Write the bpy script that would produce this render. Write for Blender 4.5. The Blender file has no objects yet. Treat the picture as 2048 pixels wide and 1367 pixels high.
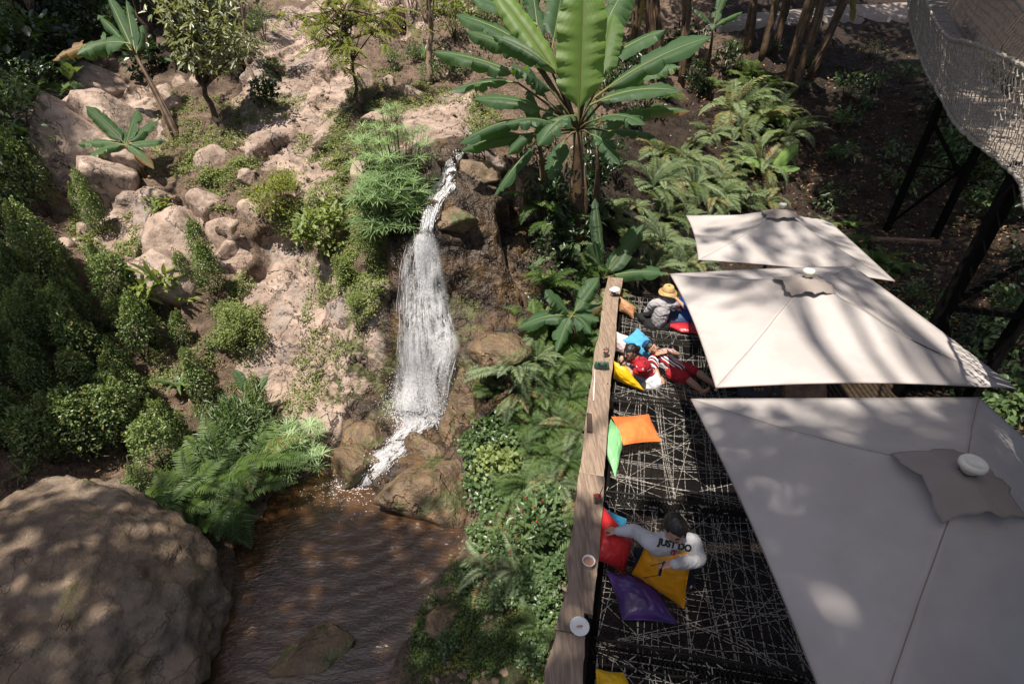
import bpy, math, random
import numpy as np
from mathutils import Vector, Matrix
from mathutils.bvhtree import BVHTree
random.seed(7)
rng = np.random.default_rng(7)
SC = bpy.context.scene
COL = SC.collection
R = math.radians
# ------------------------------------------------------------------ camera
PITCH = R(34.0)
FPX = 1024.0                       # focal length in photo pixels (2048 wide)
CF = np.array([0, math.cos(PITCH), -math.sin(PITCH)])
CU = np.array([0, math.sin(PITCH), math.cos(PITCH)])
CX = np.array([1.0, 0, 0])
cam_d = bpy.data.cameras.new("camera")
cam = bpy.data.objects.new("camera", cam_d)
COL.objects.link(cam)
cam_d.sensor_width = 36.0
cam_d.lens = 36.0 * FPX / 2048.0
cam_d.clip_start = 0.05
cam_d.clip_end = 500
cam.rotation_euler = (R(90) - PITCH, 0, 0)
SC.camera = cam

def ray(px, py):
    return CX * ((px - 1024) / FPX) + CF - CU * ((py - 683.5) / FPX)
def PZ(px, py, z):                 # point seen at a photo pixel, at height z
    d = ray(px, py); return d * (z / d[2])
def PY(px, py, y):                 # same, at distance y
    d = ray(px, py); return d * (y / d[1])
def PD(px, py, dep):               # same, at depth along the optical axis
    return ray(px, py) * dep
def proj(P):
    P = np.atleast_2d(P)
    dep = np.maximum(P @ CF, 1e-3)
    return np.stack([1024 + FPX * (P @ CX) / dep, 683.5 - FPX * (P @ CU) / dep], 1), dep

# ------------------------------------------------------------------ noise
_perm = np.random.default_rng(3).permutation(512)
_perm = np.concatenate([_perm, _perm, _perm])
_grad = np.random.default_rng(4).normal(size=(512, 3)); _grad /= np.linalg.norm(_grad, axis=1)[:, None]
def pnoise(p):
    p = np.asarray(p, float); i = np.floor(p).astype(int); f = p - i; i &= 511
    u = f * f * f * (f * (f * 6 - 15) + 10)
    def g(a, b, c):
        h = _perm[_perm[_perm[(i[:, 0] + a) & 511] + ((i[:, 1] + b) & 511)] + ((i[:, 2] + c) & 511)] & 511
        return (_grad[h] * (f - np.array([a, b, c]))).sum(1)
    def L(a, b, t): return a + (b - a) * t
    return L(L(L(g(0,0,0), g(1,0,0), u[:,0]), L(g(0,1,0), g(1,1,0), u[:,0]), u[:,1]),
             L(L(g(0,0,1), g(1,0,1), u[:,0]), L(g(0,1,1), g(1,1,1), u[:,0]), u[:,1]), u[:,2]) * 1.6
def fbm(p, o=4, gain=.5):
    a, s, r = 1., 1., 0
    for _ in range(o):
        r = r + a * pnoise(np.asarray(p) * s + 17.3 * s); a *= gain; s *= 2.03
    return r

# ------------------------------------------------------------------ mesh building
def nrm(v):
    v = np.asarray(v, float); return v / np.maximum(np.linalg.norm(v, axis=-1, keepdims=True), 1e-9)
class MB:
    def __init__(s): s.V = []; s.F = []; s.T = []; s.n = 0
    def add(s, V, F, tint=.5, mi=0):
        V = np.asarray(V, float).reshape(-1, 3)
        s.V.append(V); s.T.append(np.broadcast_to(np.asarray(tint, float), (len(V),)).copy())
        F = [F] if isinstance(F, np.ndarray) else [np.asarray(F)] if len(F) and len(set(map(len, F))) == 1 else [np.asarray([f]) for f in F]
        for f in F: s.F.append((f.astype(np.int64) + s.n, mi))
        s.n += len(V); return s
    def tube(s, pts, rad, sides=6, tint=.5, cap=True, mi=0):
        pts = np.asarray(pts, float); n = len(pts); rad = np.broadcast_to(np.asarray(rad, float), (n,))
        t = nrm(np.gradient(pts, axis=0)); up = np.array([0, 0, 1.]) if abs(t[0][2]) < .9 else np.array([1., 0, 0])
        a = np.arange(sides) * 2 * math.pi / sides; V = []
        x = nrm(np.cross(up, t[0]))
        for k in range(n):
            x = nrm(x - t[k] * (x @ t[k])); y = np.cross(t[k], x)
            V.append(pts[k] + rad[k] * (np.cos(a)[:, None] * x + np.sin(a)[:, None] * y))
        V = np.concatenate(V); F = []
        j = np.arange(sides); j2 = (j + 1) % sides
        for k in range(n - 1): F.append(np.stack([k*sides + j, k*sides + j2, (k+1)*sides + j2, (k+1)*sides + j], 1))
        s.add(V, np.concatenate(F), tint, mi)
        if cap and sides > 2:
            b = s.n - len(V)
            s.F.append((np.array([list(range(b + sides - 1, b - 1, -1))]), mi)); s.F.append((np.array([list(range(b + (n-1)*sides, b + n*sides))]), mi))
        return s
    def box(s, c, x, y, z, tint=.5, mi=0):       # centre and three half-axes
        c, x, y, z = (np.asarray(q, float) for q in (c, x, y, z))
        V = [c + a*x + b*y + d*z for d in (-1, 1) for b in (-1, 1) for a in (-1, 1)]
        return s.add(V, np.array([[0,2,3,1],[4,5,7,6],[0,1,5,4],[2,6,7,3],[0,4,6,2],[1,3,7,5]]), tint, mi)
    def beam(s, p, q, w, h, up=(0,0,1), tint=.5, mi=0):
        p = np.asarray(p, float); q = np.asarray(q, float); d = q - p; x = nrm(np.cross(d, up))
        if np.linalg.norm(np.cross(nrm(d), up)) < .05: x = np.array([1., 0, 0])
        z = nrm(np.cross(x, d)); return s.box((p+q)/2, d/2, x*w/2, z*h/2, tint, mi)
    def grid(s, P, tint=.5, closed=False, mi=0):     # P (n,m,3)
        P = np.asarray(P, float); n, m = P.shape[:2]; I = np.arange(n*m).reshape(n, m)
        if closed: I = np.concatenate([I, I[:, :1]], 1)
        F = np.stack([I[:-1, :-1], I[:-1, 1:], I[1:, 1:], I[1:, :-1]], -1).reshape(-1, 4)
        return s.add(P.reshape(-1, 3), F, np.asarray(tint).reshape(-1) if np.ndim(tint) else tint, mi)
    def build(s, name, mats, parent=None, smooth=True, attrs=None):
        V = np.concatenate(s.V) if s.V else np.zeros((0, 3)); me = bpy.data.meshes.new(name)
        me.vertices.add(len(V)); me.vertices.foreach_set('co', V.astype(np.float32).ravel())
        ls = np.concatenate([f.ravel() for f, _ in s.F]) if s.F else np.zeros(0, int)
        cnt = np.concatenate([np.full(len(f), f.shape[1]) for f, _ in s.F]) if s.F else np.zeros(0, int)
        mi = np.concatenate([np.full(len(f), m) for f, m in s.F]) if s.F else np.zeros(0, int)
        me.loops.add(len(ls)); me.loops.foreach_set('vertex_index', ls.astype(np.int32))
        me.polygons.add(len(cnt)); me.polygons.foreach_set('loop_start', np.concatenate([[0], np.cumsum(cnt)[:-1]]).astype(np.int32))
        me.polygons.foreach_set('material_index', mi.astype(np.int32))
        me.polygons.foreach_set('use_smooth', np.full(len(cnt), smooth))
        at = me.attributes.new('tint', 'FLOAT', 'POINT'); at.data.foreach_set('value', np.concatenate(s.T).astype(np.float32))
        for k, v in (attrs or {}).items():
            at = me.attributes.new(k, 'FLOAT', 'POINT'); at.data.foreach_set('value', np.asarray(v, np.float32))
        me.update(calc_edges=True); me.validate()
        for m in (mats if isinstance(mats, (list, tuple)) else [mats]): me.materials.append(m)
        o = bpy.data.objects.new(name, me); COL.objects.link(o)
        if parent is not None: o.parent = parent
        return o
def tag(o, label=None, cat=None, group=None, kind=None):
    if label: o['label'] = label
    if cat: o['category'] = cat
    if group: o['group'] = group
    if kind: o['kind'] = kind
    return o
def thing(name, label, cat, loc=(0, 0, 0), rz=0, group=None, sc=1.):
    o = bpy.data.objects.new(name, None); COL.objects.link(o); o.empty_display_size = .1
    o.location = loc; o.rotation_euler = (0, 0, rz); o.scale = (sc,)*3
    return tag(o, label, cat, group)
def copy_tree(o, parent=None):
    c = o.copy(); COL.objects.link(c)
    if parent is not None: c.parent = parent
    for ch in list(o.children): copy_tree(ch, c)
    return c
def inpoly(p, poly):
    x, y = p[:, 0], p[:, 1]; r = np.zeros(len(p), bool); n = len(poly)
    for i in range(n):
        x1, y1 = poly[i]; x2, y2 = poly[(i+1) % n]
        if y1 == y2: continue
        c = ((y1 > y) != (y2 > y)) & (x < (x2-x1)*(y-y1)/(y2-y1) + x1); r ^= c
    return r
def evalmesh(o, name, mat, parent=None):          # apply modifiers without operators
    dg = bpy.context.evaluated_depsgraph_get(); me = bpy.data.meshes.new_from_object(o.evaluated_get(dg)); me.name = name
    bpy.data.objects.remove(o); me.materials.clear(); me.materials.append(mat)
    for p in me.polygons: p.use_smooth = True
    n = bpy.data.objects.new(name, me); COL.objects.link(n)
    if parent is not None: n.parent = parent
    return n

# ------------------------------------------------------------------ materials
class NT:
    def __init__(s, name):
        s.m = bpy.data.materials.new(name); s.m.use_nodes = True; s.t = s.m.node_tree; s.t.nodes.clear()
        s.out = s.t.nodes.new('ShaderNodeOutputMaterial')
    def n(s, typ, ins=None, **kw):
        x = s.t.nodes.new('ShaderNode' + typ)
        for k, v in kw.items(): setattr(x, k, v)
        for k, v in (ins or {}).items(): s.set(x.inputs[k], v)
        return x
    def set(s, sock, v):
        if isinstance(v, bpy.types.NodeSocket): s.t.links.new(v, sock)
        elif isinstance(v, (tuple, list)) and sock.type == 'RGBA' and len(v) == 3: sock.default_value = (*v, 1)
        else: sock.default_value = v
    def mix(s, f, a, b, blend='MIX'):
        x = s.n('Mix', data_type='RGBA', blend_type=blend); s.set(x.inputs[0], f); s.set(x.inputs[6], a); s.set(x.inputs[7], b); return x.outputs[2]
    def math(s, op, a, b=0., c=None, clamp=False):
        x = s.n('Math', operation=op, use_clamp=clamp); s.set(x.inputs[0], a); s.set(x.inputs[1], b)
        if c is not None: s.set(x.inputs[2], c)
        return x.outputs[0]
    def ramp(s, f, lo, hi):
        x = s.n('MapRange', interpolation_type='SMOOTHSTEP'); s.set(x.inputs[0], f); x.inputs[1].default_value = lo; x.inputs[2].default_value = hi; return x.outputs[0]
    def attr(s, name): return s.n('Attribute', attribute_name=name).outputs['Fac']
    def obj(s): return s.n('TexCoord').outputs['Object']
    def noise(s, scale, det=4, rough=.55, vec=None, dist=0.):
        x = s.n('TexNoise', {'Scale': scale, 'Detail': det, 'Roughness': rough, 'Distortion': dist}); s.t.links.new(vec if vec is not None else s.obj(), x.inputs['Vector']); return x.outputs['Fac']
    def vor(s, scale, vec=None, feature='F1', out='Distance'):
        x = s.n('TexVoronoi', {'Scale': scale}, feature=feature); s.t.links.new(vec if vec is not None else s.obj(), x.inputs['Vector']); return x.outputs[out]
    def scalev(s, v, sc):
        return s.n('Mapping', {'Vector': v, 'Scale': sc}).outputs[0]
    def bump(s, h, st=.3, dist=.05, normal=None):
        x = s.n('Bump', {'Height': h, 'Strength': st, 'Distance': dist})
        if normal is not None: s.t.links.new(normal, x.inputs['Normal'])
        return x.outputs[0]
    def prin(s, col, rough=.6, bump=None, spec=.5, **kw):
        b = s.n('BsdfPrincipled', {'Base Color': col, 'Roughness': rough, 'Specular IOR Level': spec, **kw})
        if bump is not None: s.t.links.new(bump, b.inputs['Normal'])
        return b.outputs[0]
    def done(s, sh): s.t.links.new(sh, s.out.inputs[0]); return s.m
def simple(name, col, rough=.5, spec=.4, var=.15, vs=8., bs=0., bd=.02, bsc=30., **kw):
    m = NT(name); f = m.noise(vs, 4)
    c = m.mix(m.ramp(f, .3, .7), tuple(x*(1-var) for x in col), tuple(min(1, x*(1+var)) for x in col))
    b = m.bump(m.noise(bsc, 4), bs, bd) if bs else None
    return m.done(m.prin(c, rough, b, spec, **kw))
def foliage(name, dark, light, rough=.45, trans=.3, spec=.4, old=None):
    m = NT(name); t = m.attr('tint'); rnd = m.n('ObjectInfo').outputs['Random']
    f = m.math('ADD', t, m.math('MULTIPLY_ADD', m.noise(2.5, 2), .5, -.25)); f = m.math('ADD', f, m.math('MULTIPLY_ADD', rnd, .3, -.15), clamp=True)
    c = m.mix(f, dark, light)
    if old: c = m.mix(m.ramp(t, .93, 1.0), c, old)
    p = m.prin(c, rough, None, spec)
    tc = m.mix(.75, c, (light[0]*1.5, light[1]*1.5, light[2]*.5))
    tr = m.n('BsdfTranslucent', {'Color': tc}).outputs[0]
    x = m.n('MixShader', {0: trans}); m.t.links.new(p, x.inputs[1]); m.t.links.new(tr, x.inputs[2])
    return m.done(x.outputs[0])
# ------------------------------------------------------------------ terrain: a height field along a tilted axis, so that
# the flat bank, the 35 degree slope and the waterfall's cliff are one sheet
WZ = -7.2
ctl = []
def cy(px, py, y): ctl.append(PY(px, py, y))
def cz(px, py, z): ctl.append(PZ(px, py, z))
for px, py in ((465,1180),(640,940),(700,968),(750,985),(800,1018),(870,1022),(945,1045),(915,1095),(875,1160),(850,1225),(800,1310),(775,1380),(360,1380),(560,985),(470,1060)): cz(px, py, WZ)
for px, py in ((600,1100),(700,1030),(650,1300),(840,1080),(520,1250),(740,1180)): cz(px, py, WZ-.6)
for a in ((200,950,6.0),(200,700,8.2),(200,450,11),(200,250,14.5),(200,100,19),(30,200,15),(30,500,9.6),(30,700,7.5),(30,900,5.9),(60,60,20),
          (330,850,7.0),(400,950,6.0),(330,600,9.3),(400,380,11.8),(400,250,14.2),(420,120,18),(350,30,22),
          (500,900,6.8),(500,750,8.3),(550,650,9.0),(600,550,9.8),(600,400,11.5),(600,250,14),(600,100,18),(650,20,22),
          (850,480,8.55),(890,372,9.5),(890,310,10.8),(890,240,12.5),(850,130,16.5),(830,30,21),(845,650,7.95),(840,820,7.55),
          (1000,450,9.1),(940,500,8.75),(1000,560,8.55),(940,600,8.3),(1000,640,8.15),(1000,680,7.55),(930,720,7.2),(940,850,6.75),(900,960,6.1),
          (700,700,8.1),(700,820,7.5),(640,900,6.8),(750,600,8.6),(750,480,9.3),(700,400,10.5),(980,330,10.6),(1050,250,13),
          (1000,950,5.9),(1000,1100,4.4),(1000,1250,3.3),(1000,1367,2.65),(1100,1050,4.6),(1100,1250,3.15),(1100,850,6.4),(1130,700,7.6),
          (1300,560,10.7),(1300,500,11.8),(1350,400,14),(1350,300,16),(1500,200,19),(1600,60,24),(1180,500,10.2),(1050,450,9.3),(1130,600,8.7),(1180,620,9.0),
          (1800,450,13.5),(1900,600,10),(1980,750,7.5),(1700,300,16.5),(1750,150,21),(2000,400,14),(1800,50,26),(1100,100,18),(1200,30,23)): cy(*a)
ctl += [np.array(a, float) for a in ((2,1,-6.2),(2,3,-6.4),(2,5,-6.4),(2.5,7,-6.3),(4,5,-6.3),(5,8,-6.1),(7,3,-6),(7.5,6,-5.9),(3,9,-5.9),(12,5,-4.8),(13,12,-4.6),(14,18,-2.8),
          (-9,3,-5.2),(-12,6,-4.3),(-14,12,-2),(-8,0,-6.2),(-3,0,-7.3),(0,0,-6.6),(4,0,-6.2),(10,0,-5.6),(-18,22,1.5),(-8,29,3.5),(0,30,3.5),(8,31,2),(16,30,1),(22,22,-1),(20,8,-3.5),(-20,10,-.5),(-20,0,-4),(20,-2,-5),(0,-6,-7))]
ctl = np.array(ctl); S2 = math.sqrt(.5)
cu_, cv_, ch_ = ctl[:, 0], (ctl[:, 1]+ctl[:, 2])*S2, (ctl[:, 2]-ctl[:, 1])*S2
C2 = np.stack([cu_, cv_], 1)
def tps(r2): return .5 * r2 * np.log(np.maximum(r2, 1e-12))
_K = tps(((C2[:, None]-C2[None])**2).sum(-1)) + np.eye(len(C2))*.06
_Pm = np.concatenate([np.ones((len(C2), 1)), C2], 1)
_A = np.block([[_K, _Pm], [_Pm.T, np.zeros((3, 3))]])
_w = np.linalg.solve(_A, np.concatenate([ch_, np.zeros(3)]))
def hfield(u, v):
    q = np.stack([u, v], 1); r = np.empty(len(q))
    for i in range(0, len(q), 40000):
        b = q[i:i+40000]; r[i:i+40000] = tps(((b[:, None]-C2[None])**2).sum(-1)) @ _w[:-3] + _w[-3] + b @ _w[-2:]
    return r
# finer where the camera is near
def axis(segs):
    o = []
    for a, b, st in segs: o += list(np.arange(a, b, st))
    return np.array(o + [segs[-1][1]])
gu = axis(((-24,-12,.3),(-12,-8,.1),(-8,4,.045),(4,8,.08),(8,14,.14),(14,24,.35)))
gv = axis(((-8,-4,.3),(-4,-2.4,.08),(-2.4,7,.045),(7,12,.07),(12,19,.14),(19,27,.35)))
U, Vv = np.meshgrid(gu, gv); sh = U.shape; U = U.ravel(); Vv = Vv.ravel()
H = hfield(U, Vv)
def tow(u, v, h): return np.stack([u, (v-h)*S2, (v+h)*S2], 1)
W0 = tow(U, Vv, H); pix, dep = proj(W0)
infront = (W0 @ CF) > 1.
wob = np.stack([fbm(W0*1.3, 4), fbm(W0*1.3+40, 4)], 1)
def pmask(polys, amp, soft=0):
    r = np.zeros(len(W0)); p = pix + wob*amp
    for pl in polys: r = np.maximum(r, inpoly(p, pl))
    return r * infront
ROCKP = [[(480,600),(520,460),(590,470),(640,520),(700,560),(780,560),(790,700),(790,800),(700,880),(610,870),(560,800),(470,790),(480,700)],
 [(470,210),(500,130),(560,70),(680,60),(720,160),(700,200),(640,290),(600,330),(540,350),(480,310)],[(800,220),(960,200),(980,290),(870,310),(810,290)],[(740,0),(820,0),(860,60),(800,80),(740,50)],
 [(60,220),(150,150),(300,180),(330,260),(250,390),(170,420),(80,340)],[(230,430),(330,380),(400,430),(500,480),(470,560),(400,520),(300,580),(250,540)],
 [(780,300),(980,290),(1090,420),(1090,600),(1050,700),(960,900),(900,1020),(760,1000),(700,960),(640,930),(600,860),(780,820)],
 [(270,590),(330,560),(360,640),(300,680)],[(150,400),(210,380),(240,480),(190,560),(150,470)],[(560,330),(660,300),(700,420),(640,450)],[(520,60),(600,0),(700,0),(700,70),(560,90)]]
WETP = [[(780,330),(880,300),(960,300),(1090,420),(1100,600),(1040,720),(970,900),(910,1030),(700,985),(630,930),(690,830),(760,760),(775,560)]]
MOSSP = [[(650,700),(720,640),(780,600),(785,790),(700,830),(640,800)],[(880,560),(960,560),(960,690),(900,690)],[(900,720),(950,700),(960,760),(910,840),(880,800)],[(740,830),(790,800),(800,850),(740,880)]]
rock = pmask(ROCKP, 22); wet = pmask(WETP, 26); moss = pmask(MOSSP, 40)
def blur(a, n=2):
    a = a.reshape(sh)
    for _ in range(n):
        p = np.pad(a, 1, mode='edge'); a = (p[1:-1,1:-1]*2 + p[:-2,1:-1]+p[2:,1:-1]+p[1:-1,:-2]+p[1:-1,2:])/6
    return a.ravel()
rockS = blur(rock, 3); wet = blur(wet, 6); moss = blur(moss, 3)
# rock: tilted facets with cracks, soil: soft lumps
def facets(p2, n, seed, lo, hi, tilt, amp):
    r = np.random.default_rng(seed); s = np.stack([r.uniform(lo[0], hi[0], n), r.uniform(lo[1], hi[1], n)], 1)
    g = r.normal(size=(n, 2))*tilt; z = r.normal(size=n)*amp; out = np.zeros(len(p2)); ed = np.zeros(len(p2))
    for i in range(0, len(p2), 30000):
        b = p2[i:i+30000]; d = np.sqrt(((b[:, None]-s[None])**2).sum(-1)); k = np.argpartition(d, 1, axis=1)[:, :2]
        d2 = np.take_along_axis(d, k, 1); sw = d2[:, 0] > d2[:, 1]; k0 = np.where(sw, k[:, 1], k[:, 0]); d2.sort(axis=1)
        out[i:i+30000] = z[k0] + ((b - s[k0])*g[k0]).sum(1); ed[i:i+30000] = d2[:, 1]-d2[:, 0]
    return out, ed
P2 = np.stack([U, Vv*1.0], 1) + .35*np.stack([fbm(W0*.8, 3), fbm(W0*.8+9, 3)], 1) + .1*np.stack([fbm(W0*3, 3), fbm(W0*3+9, 3)], 1)
f1, e1 = facets(P2*[1,.62], 90, 5, (-12,-4), (12,10), .17, .11)
f2, e2 = facets(P2*[1, .7], 620, 6, (-12,-4), (12,12), .16, .035)
crack = np.exp(-(e1/.03)**2)*(fbm(W0*1.1+5, 2) > -.2)
n1 = fbm(W0*1.6, 5); n2 = fbm(W0*7, 4)
nearw = np.clip((14-(W0 @ CF))/4, 0, 1); f1 = f1*nearw + blur(f1, 6)*(1-nearw); f2 = f2*nearw + blur(f2, 4)*(1-nearw); n2b = fbm(W0*18, 2)
hr = f1 + f2*.8 + n2b*.006 + n2*.014 - crack*.13 + n1*.03
hs = n1*.14 + n2*.045 + np.abs(fbm(W0*4+3, 3))*.05
dis = rockS*hr + (1-rockS)*hs
H2 = H + dis*np.clip((W0 @ CF)/6, .4, 1.3)
TW = tow(U, Vv, H2)
# bed of the pool stays below the water, banks stay as fitted
# ------------------------------------------------------------------ ground, water and rocks
def rock_nodes(m, base=((.28,.205,.16),(.47,.36,.29)), grey=(.27,.235,.22), scale=1., stain=.55, cks=.38):
    o = m.scalev(m.obj(), (scale,)*3)
    a = m.noise(1.3, 6, .6, o, .6); b = m.noise(5., 6, .65, o); c = m.noise(26., 4, .6, o)
    col = m.mix(m.ramp(a, .32, .68), *base)
    col = m.mix(m.math('MULTIPLY', m.ramp(m.noise(.8, 5, .6, o, 1.), .5, .66), stain), col, grey)
    col = m.mix(m.math('MULTIPLY', m.ramp(b, .36, .52), 1.), m.mix(.55, col, (.09,.062,.045)), col)
    col = m.mix(m.math('MULTIPLY', m.ramp(c, .58, .75), .35), col, (.5,.42,.35))
    cell = m.vor(2.6, m.mix(.15, o, m.n('TexNoise', {'Scale': 3., 'Detail': 3, 'Vector': o}).outputs['Color']), out='Color'); cg = m.n('SeparateColor', {0: cell}).outputs[0]
    col = m.mix(m.math('MULTIPLY', cg, .38), col, m.mix(.6, col, (.14,.10,.08)))
    def crk(sc, w, seed, mlo, mhi):
        q = m.n('Mapping', {'Vector': o, 'Location': (seed, seed*.7, 0.), 'Scale': (1., 1., .75)}).outputs[0]; a_ = m.math('ABSOLUTE', m.math('SUBTRACT', m.noise(sc, 5, .58, q, .35), .5))
        return m.math('MULTIPLY', m.math('SUBTRACT', 1., m.ramp(a_, w*.15, w)), m.ramp(m.noise(sc*.9, 2, .5, q), mlo, mhi))
    ck = m.math('MAXIMUM', crk(.75, .008, 3., .40, .52), m.math('MULTIPLY', crk(2.1, .012, 7., .48, .6), .7)); ck = m.math('MULTIPLY', ck, min(1., cks*1.6))
    col = m.mix(m.math('MULTIPLY', ck, .8), col, (.04,.028,.02))
    h = m.math('ADD', m.math('MULTIPLY', b, .6), m.math('MULTIPLY', c, .25)); h = m.math('ADD', h, m.math('MULTIPLY', m.vor(9., o), .25)); h = m.math('SUBTRACT', h, m.math('MULTIPLY', ck, 1.2))
    h = m.math('ADD', h, m.math('MULTIPLY', cg, .35))
    return col, h
def wet_shade_cols(m): 
    w = m.noise(2.6, 6, .65); c = m.mix(m.ramp(w, .35, .65), (.016,.011,.008), (.07,.042,.023))  # wet rock tones, darkened further to hold the shade on the cliff
    return m.mix(m.math('MULTIPLY', m.ramp(m.noise(1.6, 4), .5, .64), .7), c, (.13,.075,.03))
m = NT("ground_rock_soil")
rc, rh = rock_nodes(m, base=((.25,.18,.14),(.46,.345,.278)), grey=(.235,.205,.19), stain=.7, cks=.65)
ar, aw, am, asoil, apath = (m.attr(k) for k in ('rock', 'wet', 'moss', 'dark_soil_shade', 'green'))
sn = m.noise(3.2, 6, .65); s2 = m.noise(14., 5, .7)
tan = m.mix(m.ramp(sn, .3, .7), (.15,.1,.066), (.34,.235,.165)); tan = m.mix(m.math('MULTIPLY', m.ramp(s2, .38, .5), 1.), m.mix(.6, tan, (.05,.032,.02)), tan)
dk = m.mix(m.ramp(s2, .35, .65), (.018,.011,.007), (.075,.044,.027))  # dark soil, its colour lowered further for the shade under the net floor
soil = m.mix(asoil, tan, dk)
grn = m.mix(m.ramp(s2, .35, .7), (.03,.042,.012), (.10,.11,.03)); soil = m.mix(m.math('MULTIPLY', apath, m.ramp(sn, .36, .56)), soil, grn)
wc = wet_shade_cols(m); rcw = m.mix(m.ramp(aw, .25, .75), rc, wc)
gm = m.mix(m.ramp(m.noise(6., 5), .35, .65), (.05,.045,.012), (.11,.12,.045)); rcw = m.mix(m.math('MULTIPLY', am, m.ramp(m.noise(3.5, 5, .7), .44, .6)), rcw, gm)
edge = m.ramp(m.math('ADD', ar, m.math('MULTIPLY_ADD', m.noise(5., 5, .7), .8, -.4)), .4, .6)
col = m.mix(edge, soil, rcw)
hh = m.math('ADD', m.math('MULTIPLY', rh, edge), m.math('MULTIPLY', m.math('ADD', s2, m.noise(45., 3)), m.math('SUBTRACT', 1., edge)))
b = m.bump(hh, 1., .11)
ro = m.math('MULTIPLY_ADD', m.math('MULTIPLY', aw, edge), -.52, .85)
GROUND = m.done(m.prin(col, ro, b, .45))
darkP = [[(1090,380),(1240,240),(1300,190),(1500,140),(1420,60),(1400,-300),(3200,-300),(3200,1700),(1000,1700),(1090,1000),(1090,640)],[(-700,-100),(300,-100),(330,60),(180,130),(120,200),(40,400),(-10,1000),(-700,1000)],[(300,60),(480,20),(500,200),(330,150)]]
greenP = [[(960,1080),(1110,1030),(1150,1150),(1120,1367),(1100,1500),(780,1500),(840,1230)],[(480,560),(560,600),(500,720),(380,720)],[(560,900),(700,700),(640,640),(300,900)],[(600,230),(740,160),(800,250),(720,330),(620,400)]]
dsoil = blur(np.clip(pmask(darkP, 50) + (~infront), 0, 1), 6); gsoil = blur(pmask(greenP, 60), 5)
terr = MB().grid(TW.reshape(*sh, 3)[::-1]).build('hillside_ground', GROUND, attrs={k: v.reshape(sh)[::-1].ravel() for k, v in dict(rock=rockS, wet=wet, moss=moss, dark_soil_shade=dsoil, green=gsoil).items()})
tag(terr, kind='structure')
BV = BVHTree.FromPolygons(TW.reshape(*sh, 3)[::-1].reshape(-1, 3).tolist(), [tuple(p.vertices) for p in terr.data.polygons])
UPV = Vector((0, 0, 1))
def G(px, py, n=False):            # ground point seen at a photo pixel
    d = Vector(ray(px, py)).normalized(); h = BV.ray_cast(Vector((0, 0, 0)), d, 200)
    if h[0] is None: p = PY(px, py, 20); return (p, np.array([0, 0, 1.])) if n else p
    return (np.array(h[0]), np.array(h[1])) if n else np.array(h[0])
def down(x, y, z0=30):
    h = BV.ray_cast(Vector((x, y, z0)), Vector((0, 0, -1)), 100)
    return np.array(h[0]) if h[0] is not None else np.array([x, y, WZ])
def depth_at(px, py): return float(G(px, py) @ CF)

# ---- pool
m = NT("muddy_water"); o = m.obj(); c0 = PZ(715, 965, WZ)
mp = m.n('Mapping', {'Vector': o, 'Location': tuple(-c0)}).outputs[0]
w = m.n('TexWave', {'Scale': 1.15, 'Distortion': 5.5, 'Detail': 3., 'Detail Scale': 1.1, 'Detail Roughness': .62}, wave_type='RINGS', rings_direction='SPHERICAL'); m.t.links.new(mp, w.inputs['Vector'])
st = m.n('Mapping', {'Vector': o, 'Rotation': (0, 0, R(35)), 'Scale': (1., 2.8, 1.)}).outputs[0]
h = m.math('ADD', m.math('MULTIPLY', w.outputs['Fac'], .55), m.math('MULTIPLY', m.noise(5.5, 4, .6, st, .6), 1.1)); h = m.math('ADD', h, m.math('MULTIPLY', m.noise(17., 3, .6, st), .35))
colw = m.mix(m.ramp(m.noise(.6, 4), .35, .65), (.046,.0215,.009), (.078,.039,.0165)); colw = m.mix(m.math('MULTIPLY', m.ramp(m.noise(30., 2), .62, .74), .25), colw, (.3,.2,.13))
WATER = m.done(m.prin(colw, .07, m.bump(h, 1., .017), 1., IOR=1.45))
xs = np.linspace(-9, 3, 60); ys = np.linspace(-1, 9, 60); X, Y = np.meshgrid(xs, ys)
pool = MB().grid(np.stack([X, Y, np.full_like(X, WZ)+.01], -1)).build('pool_water', WATER); tag(pool, kind='structure')

# ---- waterfall: a torn sheet, streaks and drops following the rock
def sheet(L, Rr, n, mcol, off, yfun=None):
    L = np.array(L, float); Rr = np.array(Rr, float); t = np.linspace(0, 1, n); k = np.linspace(0, 1, len(L)); k2 = np.linspace(0, 1, len(Rr))
    l = np.stack([np.interp(t, k, L[:, i]) for i in (0, 1)], 1); r = np.stack([np.interp(t, k2, Rr[:, i]) for i in (0, 1)], 1)
    P = np.zeros((n, mcol, 3))
    for i in range(n):
        for j in range(mcol):
            s = j/(mcol-1); q = l[i]*(1-s) + r[i]*s; g = G(*q); dd = np.linalg.norm(g); e = math.sin(math.pi*min(max(s, .0), 1.))
            P[i, j] = g*(1 - (off*(.15+.85*e))/dd)
    for _ in range(3): P[1:-1] = (P[:-2]+P[1:-1]*2+P[2:])/4
    return P
FALL = sheet([(836,462),(815,480),(803,520),(797,600),(790,700),(786,770),(778,822)], [(868,462),(878,500),(890,560),(904,640),(922,692),(904,740),(892,832)], 44, 14, .16)
UPPER = sheet([(908,305),(886,335),(882,362),(858,374),(848,400),(838,462)], [(936,305),(912,335),(904,362),(912,376),(884,400),(866,462)], 30, 6, .05)
RAP = sheet([(776,822),(800,850),(770,885),(735,915),(690,945),(668,968)], [(886,826),(880,846),(850,858),(822,895),(790,925),(745,972)], 30, 10, .07)
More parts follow.
